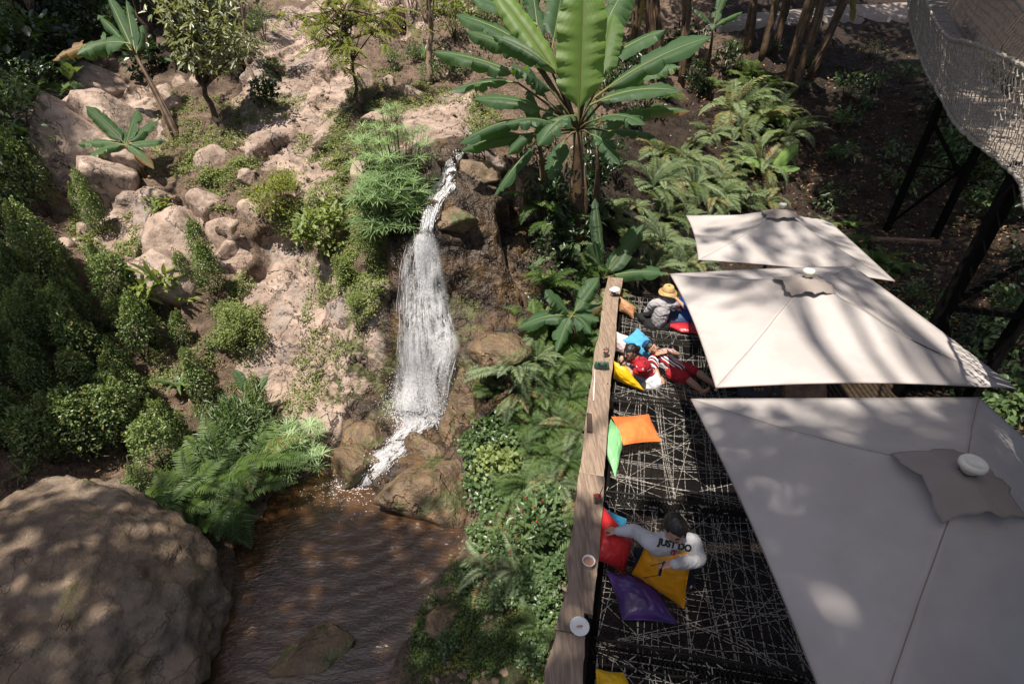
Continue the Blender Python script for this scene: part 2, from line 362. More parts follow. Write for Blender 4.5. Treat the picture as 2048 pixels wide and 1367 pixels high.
def watermat(name, lo, hi, sx, amax):
    m = NT(name); v = m.scalev(m.obj(), sx)
    f = m.math('ADD', m.math('MULTIPLY', m.noise(1., 5, .7, v, .5), .8), m.math('MULTIPLY', m.noise(1., 3, .65, m.scalev(m.obj(), (42, 42, 16))), .45)); f = m.math('ADD', f, m.math('MULTIPLY_ADD', m.noise(1., 3, .6, m.scalev(m.obj(), (5.5, 5.5, .55))), 1.15, -.60))
    f = m.math('MULTIPLY', m.ramp(f, lo, hi), amax); f = m.math('MULTIPLY', f, m.attr('tint'))
    p0 = m.prin((.9,.9,.92), .4, m.bump(m.noise(1., 3, .65, m.scalev(m.obj(), (42, 42, 16))), .8, .05), .5); t0 = m.n('BsdfTranslucent', {'Color': (.95,.95,.97,1)}).outputs[0]; x0 = m.n('MixShader', {0: .5}); m.t.links.new(p0, x0.inputs[1]); m.t.links.new(t0, x0.inputs[2]); p = x0.outputs[0]
    t = m.n('BsdfTransparent').outputs[0]; x = m.n('MixShader', {0: f}); m.t.links.new(t, x.inputs[1]); m.t.links.new(p, x.inputs[2]); return m.done(x.outputs[0])
FALLM = watermat('white_falling_water', .36, .76, (13, 13, 1.7), 1.); RAPM = watermat('white_rapids', .36, .68, (8, 8, 8), 1.)
m = NT('water_foam'); _p = m.prin((.9,.9,.92), .4, None, .5); _t = m.n('BsdfTranslucent', {'Color': (.95,.95,.97,1)}).outputs[0]; _x = m.n('MixShader', {0: .5}); m.t.links.new(_p, _x.inputs[1]); m.t.links.new(_t, _x.inputs[2]); FOAM = m.done(_x.outputs[0])
mb = MB()
def edge_t(n, mc, base=1.): s = np.linspace(0, 1, mc); return np.tile(np.clip(np.sin(np.pi*s)*1.5, 0, 1)*base, (n, 1))
et = edge_t(44, 14); et[-5:] *= np.array([.9,.75,.6,.4,.2])[:, None]; et[:4] *= np.array([.3,.5,.7,.9])[:, None]; mb.grid(FALL, et); F2_ = FALL*(1 - .07/np.linalg.norm(FALL, axis=-1, keepdims=True)) + np.array([.03,0,.05]); mb.grid(F2_[4:], edge_t(40, 14, .8)); mb.grid(UPPER, edge_t(30, 6, 1.1), mi=1); mb.grid(RAP, edge_t(30, 10), mi=1)
def streaks(P, N, lmin, lmax, wd, lift, seed, bias=1.):
    r = np.random.default_rng(seed); n, mcol = P.shape[:2]
    for _ in range(N):
        s = np.clip(r.beta(1.25, 1.25) + r.normal()*.02, 0, .995)*(mcol-1); a = r.random()**bias*(n-2); ln = r.uniform(lmin, lmax)*n
        k = np.linspace(a, min(a+ln, n-1.01), 5); j = int(s); f = s-j; i = k.astype(int); g = (k-i)[:, None]
        def at(i): return P[i, j]*(1-f) + P[i, min(j+1, mcol-1)]*f
        c = at(i)*(1-g) + at(i+1)*g; c = c*(1 - lift*r.random()/np.linalg.norm(c, axis=1)[:, None]); c[:, 0] += np.cumsum(r.normal(size=5))*.006
        w = wd*r.uniform(.4, 1.3)*np.array([.15, .8, 1, .8, .15]); an = r.uniform(-1.1, 1.1); wx = np.array([[math.cos(an), .3*math.sin(an), .8*math.sin(an)]]); mb.add(np.concatenate([c - wx*w[:, None], c + wx*w[:, None]]), np.array([[q, q+5, q+6, q+1] for q in range(4)]), 1, 2)
def drops(P, N, rad, sp, seed):
    r = np.random.default_rng(seed); n, mcol = P.shape[:2]; T = np.array([[1,1,1],[-1,-1,1],[-1,1,-1],[1,-1,-1]], float)
    i = r.integers(0, n, N); j = r.integers(0, mcol, N); c = P[i, j] + r.normal(size=(N, 3))*sp; c *= (1 - np.abs(r.normal(size=N))*.08/np.linalg.norm(c, axis=1))[:, None]
    s = rad*r.uniform(.3, 1.3, N)**2; V = c[:, None] + T[None]*s[:, None, None]*np.array([1,1,1.6]); F = np.array([[0,1,2],[0,3,1],[0,2,3],[1,3,2]])[None] + np.arange(N)[:, None, None]*4
    mb.add(V.reshape(-1, 3), F.reshape(-1, 3), 1, 2)
streaks(FALL, 300, .02, .12, .005, .08, 1, .62); streaks(UPPER, 420, .05, .2, .006, .05, 2); streaks(RAP, 260, .04, .14, .007, .05, 3)
drops(FALL[:, 1:-1], 600, .004, .018, 4); drops(FALL[-9:], 2600, .0038, .09, 5); drops(FALL[-4:], 1800, .0042, .11, 15); drops(RAP[:9], 1200, .006, .045, 6); drops(RAP[9:], 900, .006, .035, 7); drops(UPPER, 400, .006, .02, 8)
r = np.random.default_rng(31); N = 700; q = np.abs(r.normal(size=(N, 2)))*[.45, .3]; an = r.uniform(-2.6, .1, N); c = PZ(705,958,WZ)[None] + np.stack([q[:, 0]*np.cos(an) - .15*q[:, 0], q[:, 0]*np.sin(an)*.8 + .1, np.full(N, .014)], 1); s = r.uniform(.003, .011, N); T4 = np.array([[1,.2,0],[-.3,1,.1],[-1,-.3,0],[.2,-1,.1]]); mb.add((c[:, None] + T4[None]*s[:, None, None]*[1.6,1,.6]).reshape(-1, 3), np.array([[0,1,2,3]]) + np.arange(N)[:, None]*4, 1, 2)
wf = mb.build('waterfall_water', [FALLM, RAPM, FOAM], smooth=True); tag(wf, kind='structure')

# ---- boulders: blunt polyhedra, worn and pitted
def boulder_mesh(mb, c, ax, seed, nplane=13, rough=.05, sub=5, flat=.0, ori=None, dlo=.6):
    import bmesh
    bm = bmesh.new(); bmesh.ops.create_icosphere(bm, subdivisions=sub, radius=1); D = np.array([v.co for v in bm.verts]); F = np.array([[v.index for v in f.verts] for f in bm.faces]); bm.free()
    r = np.random.default_rng(seed); nn = nrm(r.normal(size=(nplane, 3))); dd = r.uniform(dlo, 1.0, nplane)
    q = dd/np.maximum(D @ nn.T, .12); rad = -np.log(np.exp(-60*np.minimum(q, 2.2)).sum(1))/60; rad = np.clip(rad, .4, 1.35)
    V = D*rad[:, None]; p = V*1.6 + seed*3.1
    V = V*(1 + rough*fbm(p, 5)[:, None]*.7 + rough*.6*fbm(p*4, 3)[:, None] + rough*.3*np.abs(fbm(p*9, 2))[:, None]); V = V*np.asarray(ax)
    if ori is not None: V = V @ np.array(Matrix.Rotation(ori, 3, 'Z')).T
    mb.add(V + np.asarray(c), F, .5); return mb
m = NT("dry_boulder_rock"); c, h = rock_nodes(m, scale=1.); ROCK = m.done(m.prin(c, .88, m.bump(h, .8, .06), .35))
m = NT("brown_boulder_rock"); c, h = rock_nodes(m, base=((.13,.092,.06),(.27,.195,.13)), grey=(.19,.155,.12), stain=.6, cks=.12)
up = m.n('SeparateXYZ', {0: m.n('NewGeometry').outputs['Normal']}).outputs[2]
c = m.mix(m.math('MULTIPLY', m.ramp(m.noise(1.7, 5, .7), .56, .66), .6), c, (.1,.095,.03)); BROWNROCK = m.done(m.prin(c, .85, m.bump(h, .9, .07), .4))
m = NT("wet_mossy_rock"); c, h = rock_nodes(m, base=((.10,.065,.035),(.24,.155,.08)), grey=(.13,.11,.08)); c = m.mix(m.ramp(m.noise(2.2, 5, .65), .5, .62), c, m.mix(m.noise(9.), (.06,.065,.018), (.13,.14,.06))); WETROCK = m.done(m.prin(c, m.math('MULTIPLY_ADD', m.noise(4., 4), .5, .2), m.bump(h, 1., .11), .5))
def boulder(px, py, w, h, label, mat=None, seed=0, sink=.25, group=None, nplane=13, rough=.05, deep=.8, sub=4, ori=None, name='boulder'):
    g, nn = G(px, py+h*.25, True); d = g @ CF; a = w/2*d/FPX; b = h/2*d/FPX*1.05
    c = g + nn*(b*(1-2*sink)*.6)
    o = boulder_mesh(MB(), (0,0,0), (a, max(a,b)*deep, b), seed or int(px*7+py), nplane, rough, sub, ori=ori).build(name, mat or ROCK); o.location = c
    return tag(o, label, 'rock' if w < 70 else 'boulder', group)
BL = [(215,140,115,92,"tan boulder with an orange hollow underside beneath the hanging banana leaf",.1),(243,225,165,150,"large flat-faced boulder behind the small banana plant",.3),(436,305,82,62,"lone angular boulder on bare soil to the right of the small banana plant",.1),
 (130,235,150,190,"long dark sloping slab edging the shady jungle",.35),(213,340,170,110,"broad grey-stained slab below the small banana plant",.35),(250,300,70,50,"small dark rock wedged under the small banana stem",.2),(400,398,64,58,"upper squarish rock in the cluster below the lone angular boulder",.15),
 (461,440,62,66,"tall rock in the middle of the cluster beside the dark gap",.15),(497,416,42,52,"small rounded rock at the right end of the cluster",.15),(462,496,58,52,"pointed rock above a dark gap, lowest of its cluster",.08),(170,456,42,38,"small rock between two clipped shrubs",.15),
 (352,450,150,130,"wide rock slab with a young leafy plant growing on it",.38),(320,535,150,120,"rock slab above the clipped shrubs, below the slab with the young plant",.4),(355,160,32,34,"small upright rock in the row beneath the drooping-leaf tree",.15),(396,150,40,36,"squared rock at the foot of the drooping-leaf tree",.15),(324,176,48,48,"pale rock beside the leaning banana stem",.15),
 (736,150,54,52,"split weathered rock left of the pair under the feathery tree",.2),(777,157,38,48,"leaning brown rock right of the pair under the feathery tree",.2),(820,178,44,36,"round pale rock near the forked thin trunk",.2),(716,330,50,66,"upright rock beside the papyrus stems",.25),(758,226,64,42,"blocky rock just above the papyrus clump",.25),
 (870,335,44,54,"orange-brown rock between papyrus and stream",.2),(800,15,40,40,"pale rock far up the slope by a thin trunk",.2),(486,345,34,40,"small pale stone on the weedy soil",.15),(345,205,50,40,"low rock behind the leaning banana stem",.2),(130,480,30,26,"little stone by the shrub row",.15),(560,905,40,30,"earthy stone at the pool edge behind ferns",.2)]
for i, (px, py, w, h, lab, sk) in enumerate(BL): boulder(px, py, w, h, lab, seed=11+i, sink=sk, nplane=9+i % 6)
for px, py, w, h, lab, mat, sk, sd in ((690,905,125,120,"brown wet boulder left of the rapids",WETROCK,.3,51),(730,850,110,85,"grey wet boulder at the foot of the waterfall",WETROCK,.3,52),(850,880,90,78,"moss-topped boulder at the waterfall's foot",WETROCK,.2,53),(850,955,180,125,"broad boulder splitting the rapids at the pool edge",WETROCK,.3,54),
    (925,780,105,190,"tall smooth shoulder of wet rock right of the waterfall",WETROCK,.3,55),(905,420,80,60,"wet brown ledge under the upper cascade",WETROCK,.35,56),(960,335,125,60,"ochre rock slab right of the upper stream",BROWNROCK,.35,57),(1000,700,110,60,"dark wet ledge between waterfall and fern bank",WETROCK,.35,58),(640,1298,125,46,"low mossy stone lying in the muddy pool",WETROCK,.35,59),
    (905,1225,90,50,"rusty moss mound on the bank",WETROCK,.3,60),(905,1170,60,26,"flat shore stone at the pool's right edge",BROWNROCK,.3,61)):
    bo = boulder(px, py, w, h, lab, mat, sd, sk, nplane=14, rough=.10)
    if sd == 59: bo.location = PZ(px, py, WZ+.0); bo.rotation_euler = (0, 0, R(28)); bo.scale = (1.05, 1.1, .5)
# the big foreground boulder
cB = PZ(190, 1190, -6.75); o = boulder_mesh(MB(), (0,0,0), (2.3, 1.72, 1.27), 64, 60, .075, 6, ori=R(-28), dlo=.95).build('boulder', BROWNROCK); o.location = cB + np.array([-.42, -.18, -.05]); tag(o, "huge smooth brown boulder filling the lower corner beside the pool", 'boulder'); BIGB = o
# ------------------------------------------------------------------ net platform, counter, umbrellas, bridge
BLACKROPE = simple('black_rope', (.012,.011,.011), .8, .2)
TWINE = NT('white_twine'); _f = TWINE.noise(60., 2); _c = TWINE.mix(TWINE.ramp(TWINE.attr('tint'), .4, .6), (.02,.018,.016), (.38,.355,.32)); TWINE = TWINE.done(TWINE.prin(_c, .8, None, .2))
DARKSTEEL = simple('dark_painted_beam', (.005,.0045,.004), .95, .1, .3)
m = NT('live_edge_wood'); o = m.obj(); g = m.noise(3., 6, .65, m.scalev(o, (14, 1.3, 14)), .5); g2 = m.noise(60., 3, .6, m.scalev(o, (3, .15, 3)))
c = m.mix(m.ramp(g, .3, .7), (.15,.105,.078), (.31,.23,.17)); c = m.mix(m.math('MULTIPLY', m.ramp(g2, .5, .7), .35), c, (.12,.075,.05)); c = m.mix(m.math('MULTIPLY', m.ramp(m.noise(2.2, 4), .62, .7), .6), c, (.08,.06,.05))
WOOD = m.done(m.prin(c, .6, m.bump(m.math('ADD', g, g2), .25, .01), .35))
E = [None, PZ(1186,1300,-4.15), PZ(1212,995,-4.5), PZ(1223,795,-4.8), PZ(1234,676,-5.05), PZ(1244,590,-5.3)]
E[0] = E[1] + (E[1]-E[2])*.95; RD = nrm(np.array([1.38,-.23,0])); NW = [1.66, 1.68, 1.78, 1.95, 2.1, 2.2]
RE = [E[k] + RD*NW[k] for k in range(6)]
SECL = ["black rope net bay under the yellow cushion at the frame's edge", "black rope net bay holding the man in the white sweatshirt", "black rope net bay with the orange and green cushions", "black rope net bay where the couple rests", "far black rope net bay with the hat wearer"]
for k in range(5):
    a, b, c, d = E[k], RE[k], RE[k+1], E[k+1]; r = np.random.default_rng(20+k)
    def S(u, v): u = np.asarray(u)[..., None]; v = np.asarray(v)[..., None]; q = (a*(1-u)+b*u)*(1-v) + (d*(1-u)+c*u)*v; q = q.copy(); q[..., 2] -= (.10*np.sin(np.pi*u)*np.sin(np.pi*v))[..., 0]; return q
    t = thing('rope_net_floor', SECL[k], 'rope net', (0,0,0), 0, 'net bays of the lounging platform')
    mb = MB(); ns = 46                                  # fine black diamond mesh
    for i in range(-ns, ns):
        for s in (1, -1):
            u0, v0 = i/ns, 0.; pts = np.linspace(0, 1, 9); uu = i/ns + pts if s > 0 else 1 - (i/ns + pts); ok = (uu >= 0) & (uu <= 1)
            if ok.sum() > 1: mb.tube(S(uu[ok], pts[ok]) - [0,0,.012], .0035, 3, cap=False)
    mb.build('fine_mesh', BLACKROPE, t)
    mb = MB()                                           # white twine strung at random
    hubs = r.uniform(.12, .88, (5, 2))
    def border(): q = r.random(); e = r.integers(0, 4); return [(q, .02), (q, .98), (.02, q), (.98, q)][e]
    for i in range(84 - 8*k):
        if i < 24: p0 = (r.random(), .02); p1 = (np.clip(p0[0] + r.normal()*.05, .02, .98), .98)
        elif i < 36: p0 = (.02, r.random()); p1 = (.98, np.clip(p0[1] + r.normal()*.12, .02, .98))
        elif i < 48: p0 = hubs[r.integers(0, 5)] + r.normal(size=2)*.02; p1 = border()
        else: p0, p1 = border(), border()
        n = max(3, int(np.linalg.norm(S(p1[0], p1[1]) - S(p0[0], p0[1]))/.016)); tt = np.linspace(0, 1, n)
        P = S(np.clip(p0[0]+(p1[0]-p0[0])*tt, 0, 1), np.clip(p0[1]+(p1[1]-p0[1])*tt, 0, 1)); P[:, 2] += .006; st = mb.n
        mb.tube(P, .0028, 4, cap=False); mb.T[-1] = np.repeat((np.arange(n) % 5 > 0).astype(float), 4)
    mb.build('white_twine', TWINE, t)
    mb = MB(); 
    for p, q in ((a, d), (b, c)): mb.beam(p - [0,0,.05], q - [0,0,.05], .07, .10)
    mb.build('side_rail', DARKSTEEL, t)
BEL = ["near", "nearest full", "wide", "mid", "narrow", "end"]
for k, (ba, bb) in enumerate(zip(E, RE)):
    t = thing('platform_beam', ["lowest net beam, at the bottom edge of the view", "wide net-wrapped beam below the purple cushion", "net-wrapped beam behind the sweatshirt man's head", "net-wrapped beam between orange cushion and couple", "net-wrapped beam between couple and hat wearer", "end beam of the net platform beside the banana leaf"][k], 'beam', (0,0,0), 0, 'cross beams of the net platform')
    mb = MB(); mb.beam(ba - [0,0,.07], bb - [0,0,.07], .12 if k < 3 else .08, .12); mb.build('timber', DARKSTEEL, t); r = np.random.default_rng(60+k)
    mb = MB(); L = np.linalg.norm(bb-ba); n = int(L/.035); fw = nrm(np.cross([0,0,1.], nrm(bb-ba)))
    for i in range(n):
        for s in (1, -1):
            q = ba + (bb-ba)*(i/n); e = q + nrm(bb-ba)*.09*s
            mb.tube([q - fw*.10 + [0,0,.0], (q+e)/2 + [0,0,.012], e + fw*.10], .0045, 3, cap=False, tint=0)
    for s in (-.085, .085): mb.tube(np.linspace(ba + fw*s + [0,0,.012], bb + fw*s + [0,0,.012], 30) + r.normal(size=(30, 3))*.005, .011, 5, tint=0)
    for i in range(int(n*.5)):
        q = ba + (bb-ba)*r.random() + fw*r.normal()*.06 + [0,0,.02]; dd = nrm(r.normal(size=3)*[1,1,.2])*r.uniform(.01,.03); mb.tube([q-dd, q+dd*.3, q+dd], .005, 3, tint=1)
    mb.build('net_wrapping', TWINE, t)
mb = MB()                                               # netting between counter and net floor
t = thing('net_guard', "black diamond net guard hanging under the wooden counter", 'net guard')
for k in range(5):
    a, d = E[k] + RD*.0, E[k+1]; n = 34
    for i in range(n):
        for s in (1, -1):
            q = a + (d-a)*(i/n); e = a + (d-a)*np.clip((i+2.4*s)/n, 0, 1); mb.tube([q - RD*.03, e - RD*.08 + [0,0,.27]], .004, 3, cap=False)
mb.build('netting', BLACKROPE, t); mb = MB()
for k in range(5): mb.tube([E[k] + [0,0,.27] - RD*.08, E[k+1] + [0,0,.27] - RD*.08], .012, 6)
for k in range(6): mb.beam(E[k] - RD*.10 + [0,0,-1.9], E[k] - RD*.10 + [0,0,.20], .07, .07, (0,1,0))
mb.build('guard_frame', DARKSTEEL, t)
# live-edge counter boards
BOARDS = [([(1216,553),(1246,556),(1244,572),(1237,600),(1233,652),(1201,648),(1203,612),(1207,590),(1213,568)], -4.77, "short far end board of the counter beside the banana leaf"),
 ([(1201,648),(1233,652),(1230,700),(1221,769),(1183,764),(1187,718),(1190,695),(1198,668)], -4.52, "counter board carrying the green handbag"),
 ([(1182,764),(1221,769),(1216,850),(1208,952),(1158,944),(1165,905),(1168,862),(1176,800)], -4.22, "bare sunlit counter board beside the orange cushion, with a dark notch in its edge"),
 ([(1158,943),(1210,953),(1206,1005),(1198,1110),(1193,1150),(1186,1228),(1168,1224),(1166,1268),(1110,1257),(1119,1222),(1130,1190),(1137,1160),(1132,1130),(1133,1105),(1142,1075),(1149,1040),(1150,1005),(1155,970)], -3.88, "long wavy-edged counter board with the iced drinks"),
 ([(1113,1260),(1171,1272),(1168,1330),(1165,1430),(1090,1430),(1088,1380),(1089,1345),(1099,1305),(1110,1275)], -3.72, "near counter board cut by the bottom of the view")]
BW = []
for poly, z, lab in BOARDS:
    n = 5; P = []
    for i in range(len(poly)):
        p, q = np.array(poly[i], float), np.array(poly[(i+1) % len(poly)], float); k = max(1, int(np.linalg.norm(q-p)/9))
        for j in range(k): P.append(p+(q-p)*j/k)
    W = np.array([PZ(x, y, z) for x, y in P]); W += np.stack([fbm(W*9, 3)*.007, fbm(W*9+5, 3)*.005, 0*W[:, 0]], 1); N = len(W); cc = W.mean(0); BW.append((cc, z))
    mb = MB(); T = W; B = W - [0,0,.055]; ins = cc + (W-cc)*.985 + [0,0,.004]; mb.add(np.concatenate([ins - cc, T - cc, B - cc]), [list(range(N))] + [[N+i, N+(i+1)%N, (i+1)%N, i] for i in range(N)] + [[2*N+i, 2*N+(i+1)%N, N+(i+1)%N, N+i] for i in range(N)])
    mb.F.append((np.array([list(range(3*N-1, 2*N-1, -1))]), 0))
    o = mb.build('counter_board', WOOD, smooth=False); o.location = cc; tag(o, lab, 'wooden board', 'live edge counter boards')
o = MB().box((0,0,0), (.03,0,0), (0,.16,0), (0,0,.012)).build('board_scrap', WOOD, smooth=False); o.location = PZ(1179,845,-4.2); o.rotation_euler = (0,.3,-.1); tag(o, "dark scrap of wood at the counter's outer edge", 'wood scrap'); o.data.materials[0] = simple('weathered_wood', (.06,.04,.03), .7)
# ---- umbrellas
m = NT('umbrella_canvas'); o = m.obj(); f = m.noise(1.5, 5, .6); wv = m.noise(260., 2); c = m.mix(m.ramp(f, .35, .65), (.365,.332,.315), (.42,.387,.37)); c = m.mix(m.math('MULTIPLY', m.ramp(m.noise(2.6, 6, .7), .6, .72), .25), c, (.3,.25,.22)); c = m.mix(m.math('MULTIPLY', m.ramp(m.noise(40., 1), .78, .82), .5), c, (.2,.15,.12))
CANVAS = m.done(m.prin(c, .85, m.bump(m.math('ADD', m.math('MULTIPLY', wv, .12), m.math('MULTIPLY', f, 1.)), .25, .02), .15))
m = NT('umbrella_vent_cloth'); f = m.noise(2.5, 5); FLAP = m.done(m.prin(m.mix(f, (.20,.17,.15), (.30,.262,.238)), .85, m.bump(m.noise(5., 3), .4, .03), .15))
CAPM = simple('cream_plastic', (.66,.63,.55), .45); POLEM = simple('dark_pole', (.03,.027,.025), .5)
SEAM = simple('canvas_seam', (.22,.18,.165), .9, .1)
def umbrella(A, B, D, C, rise, label, seed, capr=.105, flap=.42, shift=0.):
    # A far-left, B far-right, D near-right, C near-left corner of the canopy edge
    A, B, C, D = map(np.array, (A, B, C, D)); ctr = (A+B+C+D)/4; up = nrm(np.cross(B-A, A-C)); up = up if up[2] > 0 else -up; apex = ctr + up*rise + nrm(B-A)*shift; r = np.random.default_rng(seed)
    t = thing('patio_umbrella', label, 'umbrella', tuple(ctr - [0,0,2.3]), 0, 'square beige umbrellas over the nets'); off = ctr - [0,0,2.3]
    mb = MB(); n = 24; cs = [A, B, D, C]; SP = []
    for k in range(4):
        p, q = cs[k], cs[(k+1) % 4]; mid = (p+q)/2; v = np.linspace(0, 1, n+1)[:, None]; P = []
        for i in range(n+1):
            s = i/n; e = p*(1-s)+q*s; e = e + (ctr-mid)*.025*math.sin(math.pi*s) + up*.03*math.sin(math.pi*s); L = apex*(1-v) + e*v
            L = L - up*(np.sin(np.pi*v)*(.045 + .06*math.sin(math.pi*s))) ; P.append(L)
        P = np.array(P); w = fbm(P.reshape(-1, 3)*1.6 + seed, 3).reshape(P.shape[:2]); w2 = fbm(P.reshape(-1, 3)*[5, 5, 2] + seed, 2).reshape(P.shape[:2]); P = P + up*((w*.016 + w2*.007)*np.sin(np.pi*np.linspace(0, 1, n+1))[None])[..., None]
        SP.append(P); mb.grid(P[:, ::1] - off)
    can = mb.build('canopy', CANVAS, t); so = can.modifiers.new('s', 'SOLIDIFY'); so.thickness = .006; so.offset = -1
    mb = MB()
    for P in SP: mb.tube(P[0][2:] - off + up*.004, .0045, 4)
    for P in SP: mb.tube(P[:, -1] - off + up*.002, .006, 4)
    mb.build('seam', SEAM, t)
    mb = MB(); a = np.linspace(0, 2*np.pi, 49); rad = np.linspace(.12, 1, 12); P = []
    for x in a:
        d = np.array([math.cos(x), math.sin(x)]); dd = 1/max(abs(math.cos(x)), abs(math.sin(x))); ex, ey = nrm(B-A), nrm(A-C)
        row = []
        for q in rad:
            rr = flap*q*min(dd, 1.42)**1.15*(1 + .05*math.sin(5*x+seed)*q + .04*math.sin(11*x+2*seed)*q); fall = rise*rr/np.linalg.norm(A-ctr)*.94
            row.append(apex + ex*d[0]*rr + ey*d[1]*rr - up*fall + up*(.022 + .008*math.sin(4*x+seed)*q + .006*math.sin(9*x+seed*2)*q*q + .006*math.sin(23*x+seed)*q) - up*.012*q)
        P.append(row)
    P[-1] = P[0]; vf = mb.grid(np.array(P) - off).build('vent_flap', FLAP, t); so = vf.modifiers.new('s', 'SOLIDIFY'); so.thickness = .005
    q = apex + up*.05 - off; mb = MB(); prof = [(capr*.55, -.03), (capr*.8, 0), (capr, .012), (capr*1.02, .03), (capr*.93, .046), (capr*.8, .05), (capr*.72, .044), (.001, .046)]
    ex, ey = nrm(B-A), nrm(np.cross(up, B-A)); aa = np.linspace(0, 2*np.pi, 33)[:-1]
    mb.grid(np.array([[q + up*h + (ex*math.cos(x) + ey*math.sin(x))*rr for x in aa] for rr, h in prof])[::1], closed=True).build('cap', CAPM, t)
    mb = MB().tube([apex - off - up*.02, np.array([0,0,-.4])], .03, 10); mb.build('pole', POLEM, t)
    for k in range(4):
        p = cs[k]; MB().beam(apex - off - up*.12, p - off - up*.03, .02, .03).build('rib', POLEM, t)
    return t
def cam2w(x, y, d): return CX*x + CU*y + CF*d
def corner(px, py, dep): return PD(px, py, dep)
def square(C, D, far, side):                 # near edge C-D, far-left corner seen along pixel 'far'
    ex = nrm(D-C); d = ray(*far); best = None
    for dep in np.arange(2, 14, .01):
        q = d*dep; e = abs(np.linalg.norm(q-C)-side)
        if best is None or e < best[0]-1e-9: best = (e, q)
        
    return best[1]
s2 = 2.62; d2 = FPX*s2/600; C2_, D2_ = corner(1432,775,d2), corner(2032,777,d2); A2_ = corner(1340,548,d2+2.36); B2_ = A2_ + (D2_-C2_)*1.0; B2_ = corner(1706,533,A2_@CF+.30)
umbrella(A2_, B2_, D2_, C2_, .46, "middle beige umbrella with a netting shadow on its corner", 3, .06, .25, -.10)
d1 = 7.15; C1_, D1_ = corner(1397,520,d1), corner(1790,563,d1-.1); A1_ = corner(1372,431,d1+2.35); B1_ = corner(1655,440,d1+2.3)
umbrella(A1_, B1_, D1_, C1_, .5, "farthest beige umbrella, beside the ferns", 5, .055, .26)
d3 = 4.42; A3_, B3_ = corner(1382,798,d3), corner(1958,795,d3); C3_ = corner(1713,1572,2.36); D3_ = C3_ + (B3_-A3_) + nrm(B3_-A3_)*0
umbrella(A3_, B3_, D3_, C3_, .62, "nearest beige umbrella with a white round cap, mostly in shade", 8, .07, .235, -.13)
# ---- deck and boards glimpsed between the umbrellas
BAMBOO = simple('bamboo', (.04,.027,.016), .6, .3, .35, 20.)
dk0 = PZ(1500,775,-4.95); mb = MB()
for i in range(34): q = dk0 + RD*(.12+.08*i) + np.array([0, -1.3, 0]); mb.tube([q, q + [.25,2.6,0]], .036, 7, tint=i % 3/3)
o = mb.build('bamboo_deck', BAMBOO); tag(o, "dark bamboo slat deck between the umbrellas", 'deck')
MENU = simple('menu_board_face', (.02,.02,.022), .5); MENUT = simple('menu_board_print', (.25,.13,.06), .6, .3, .5, 20.); CHALK = simple('chalk_print', (.18,.18,.18), .8)
for (px, py, w, lab, cat) in ((1505,778,.42,"dark menu board with brown pictures in the gap between umbrellas",'menu board'),(1542,778,.26,"small dark board with pale lettering beside the picture menu",'sign board')):
    c = PZ(px, py, -4.75); t = thing('menu_board', lab, cat, tuple(c)); MB().box((0,0,0), RD*w/2, (0,.1,.22), (0,-.008,.004)).build('face', MENU, t, False); mb = MB(); r = np.random.default_rng(int(px))
    if w > .4:
        for i in range(5): mb.tube([np.array([.0+.05*(i%3), -.02+.05*(i//3), .02+.10*(i//3)])+np.array([0,-.012,.007]), np.array([.03+.05*(i%3), -.018+.05*(i//3), .03+.10*(i//3)])+np.array([0,-.012,.007])], .03, 8)
        mb.build('picture', MENUT, t)
    else:
        for i in range(3):
            for j in range(4): q = np.array([-.09+.05*j, -.03+.045*i, -.06+.10*i]) + [0,-.012,.008]; mb.box(q, (.018,0,0), (0,.005,.011), (0,-.002,.001))
        mb.build('lettering', CHALK, t, False)
o = MB().box((0,0,0), RD*.28, (0,.16,.2), (0,-.12,.1)).build('plywood_box', simple('brown_plywood', (.20,.11,.065), .6, .3, .3), smooth=False); o.location = PZ(1600,784,-4.8); tag(o, "brown plywood box in the gap between the umbrellas", 'box')
# ---- rope bridge
ROPE = simple('grey_rope', (.26,.235,.205), .85, .2, .25, 40.); DECKW = simple('bridge_slats', (.22,.18,.145), .75, .3, .3, 12., .3, .01)
zs = [(2048,345,-1.6),(1930,250,-1.55),(1890,190,-1.5),(1852,120,-1.15),(1826,40,-.55)]
NE = [np.array(q) for q in ((-.6,-2.2,-1.45),(.5,-1.2,-1.5),(1.5,-.2,-1.55),(2.45,.8,-1.58),(3.4,2.05,-1.6),(4.15,3.4,-1.62),(4.85,4.6,-1.62))] + [PZ(*q) for q in zs]; NE.append(NE[-1] + (NE[-1]-NE[-2])*.9 + [0,0,.4]); NE = np.array(NE)
tt = np.arange(len(NE)); ts = np.linspace(0, len(NE)-1, 320)
def cr(P, t):
    i = np.clip(t.astype(int), 0, len(P)-2); f = (t-i)[:, None]; Pm = np.concatenate([[2*P[0]-P[1]], P, [2*P[-1]-P[-2]]]); a, b, c, d = Pm[i], Pm[i+1], Pm[i+2], Pm[i+3]
    return .5*((2*b) + (c-a)*f + (2*a-5*b+4*c-d)*f**2 + (3*b-a-3*c+d)*f**3)
NEs = cr(NE, ts); sl_ = np.concatenate([[0], np.cumsum(np.linalg.norm(np.diff(NEs, axis=0), axis=1))]); BL_ = sl_[-1]
def along(s): return np.stack([np.interp(s, sl_, NEs[:, i]) for i in range(3)], -1)
def side(s): d = nrm(along(np.asarray(s)+.05) - along(np.asarray(s)-.05)); x = np.cross(d, [0,0,1.]); return nrm(x)
DWID = .85; brg = thing('rope_bridge', "grey rope footbridge with knotted net sides and slatted wooden deck", 'rope bridge')
mb = MB(); r = np.random.default_rng(9)
for s in np.arange(.1, BL_-.1, .105):
    p = along(s); x = side(s); d = nrm(along(s+.05)-along(s-.05)); mb.box(p + x*DWID/2 + [0,0,r.normal()*.004], x*(DWID/2+.05), d*.045, np.cross(x, d)*.012, tint=r.random())
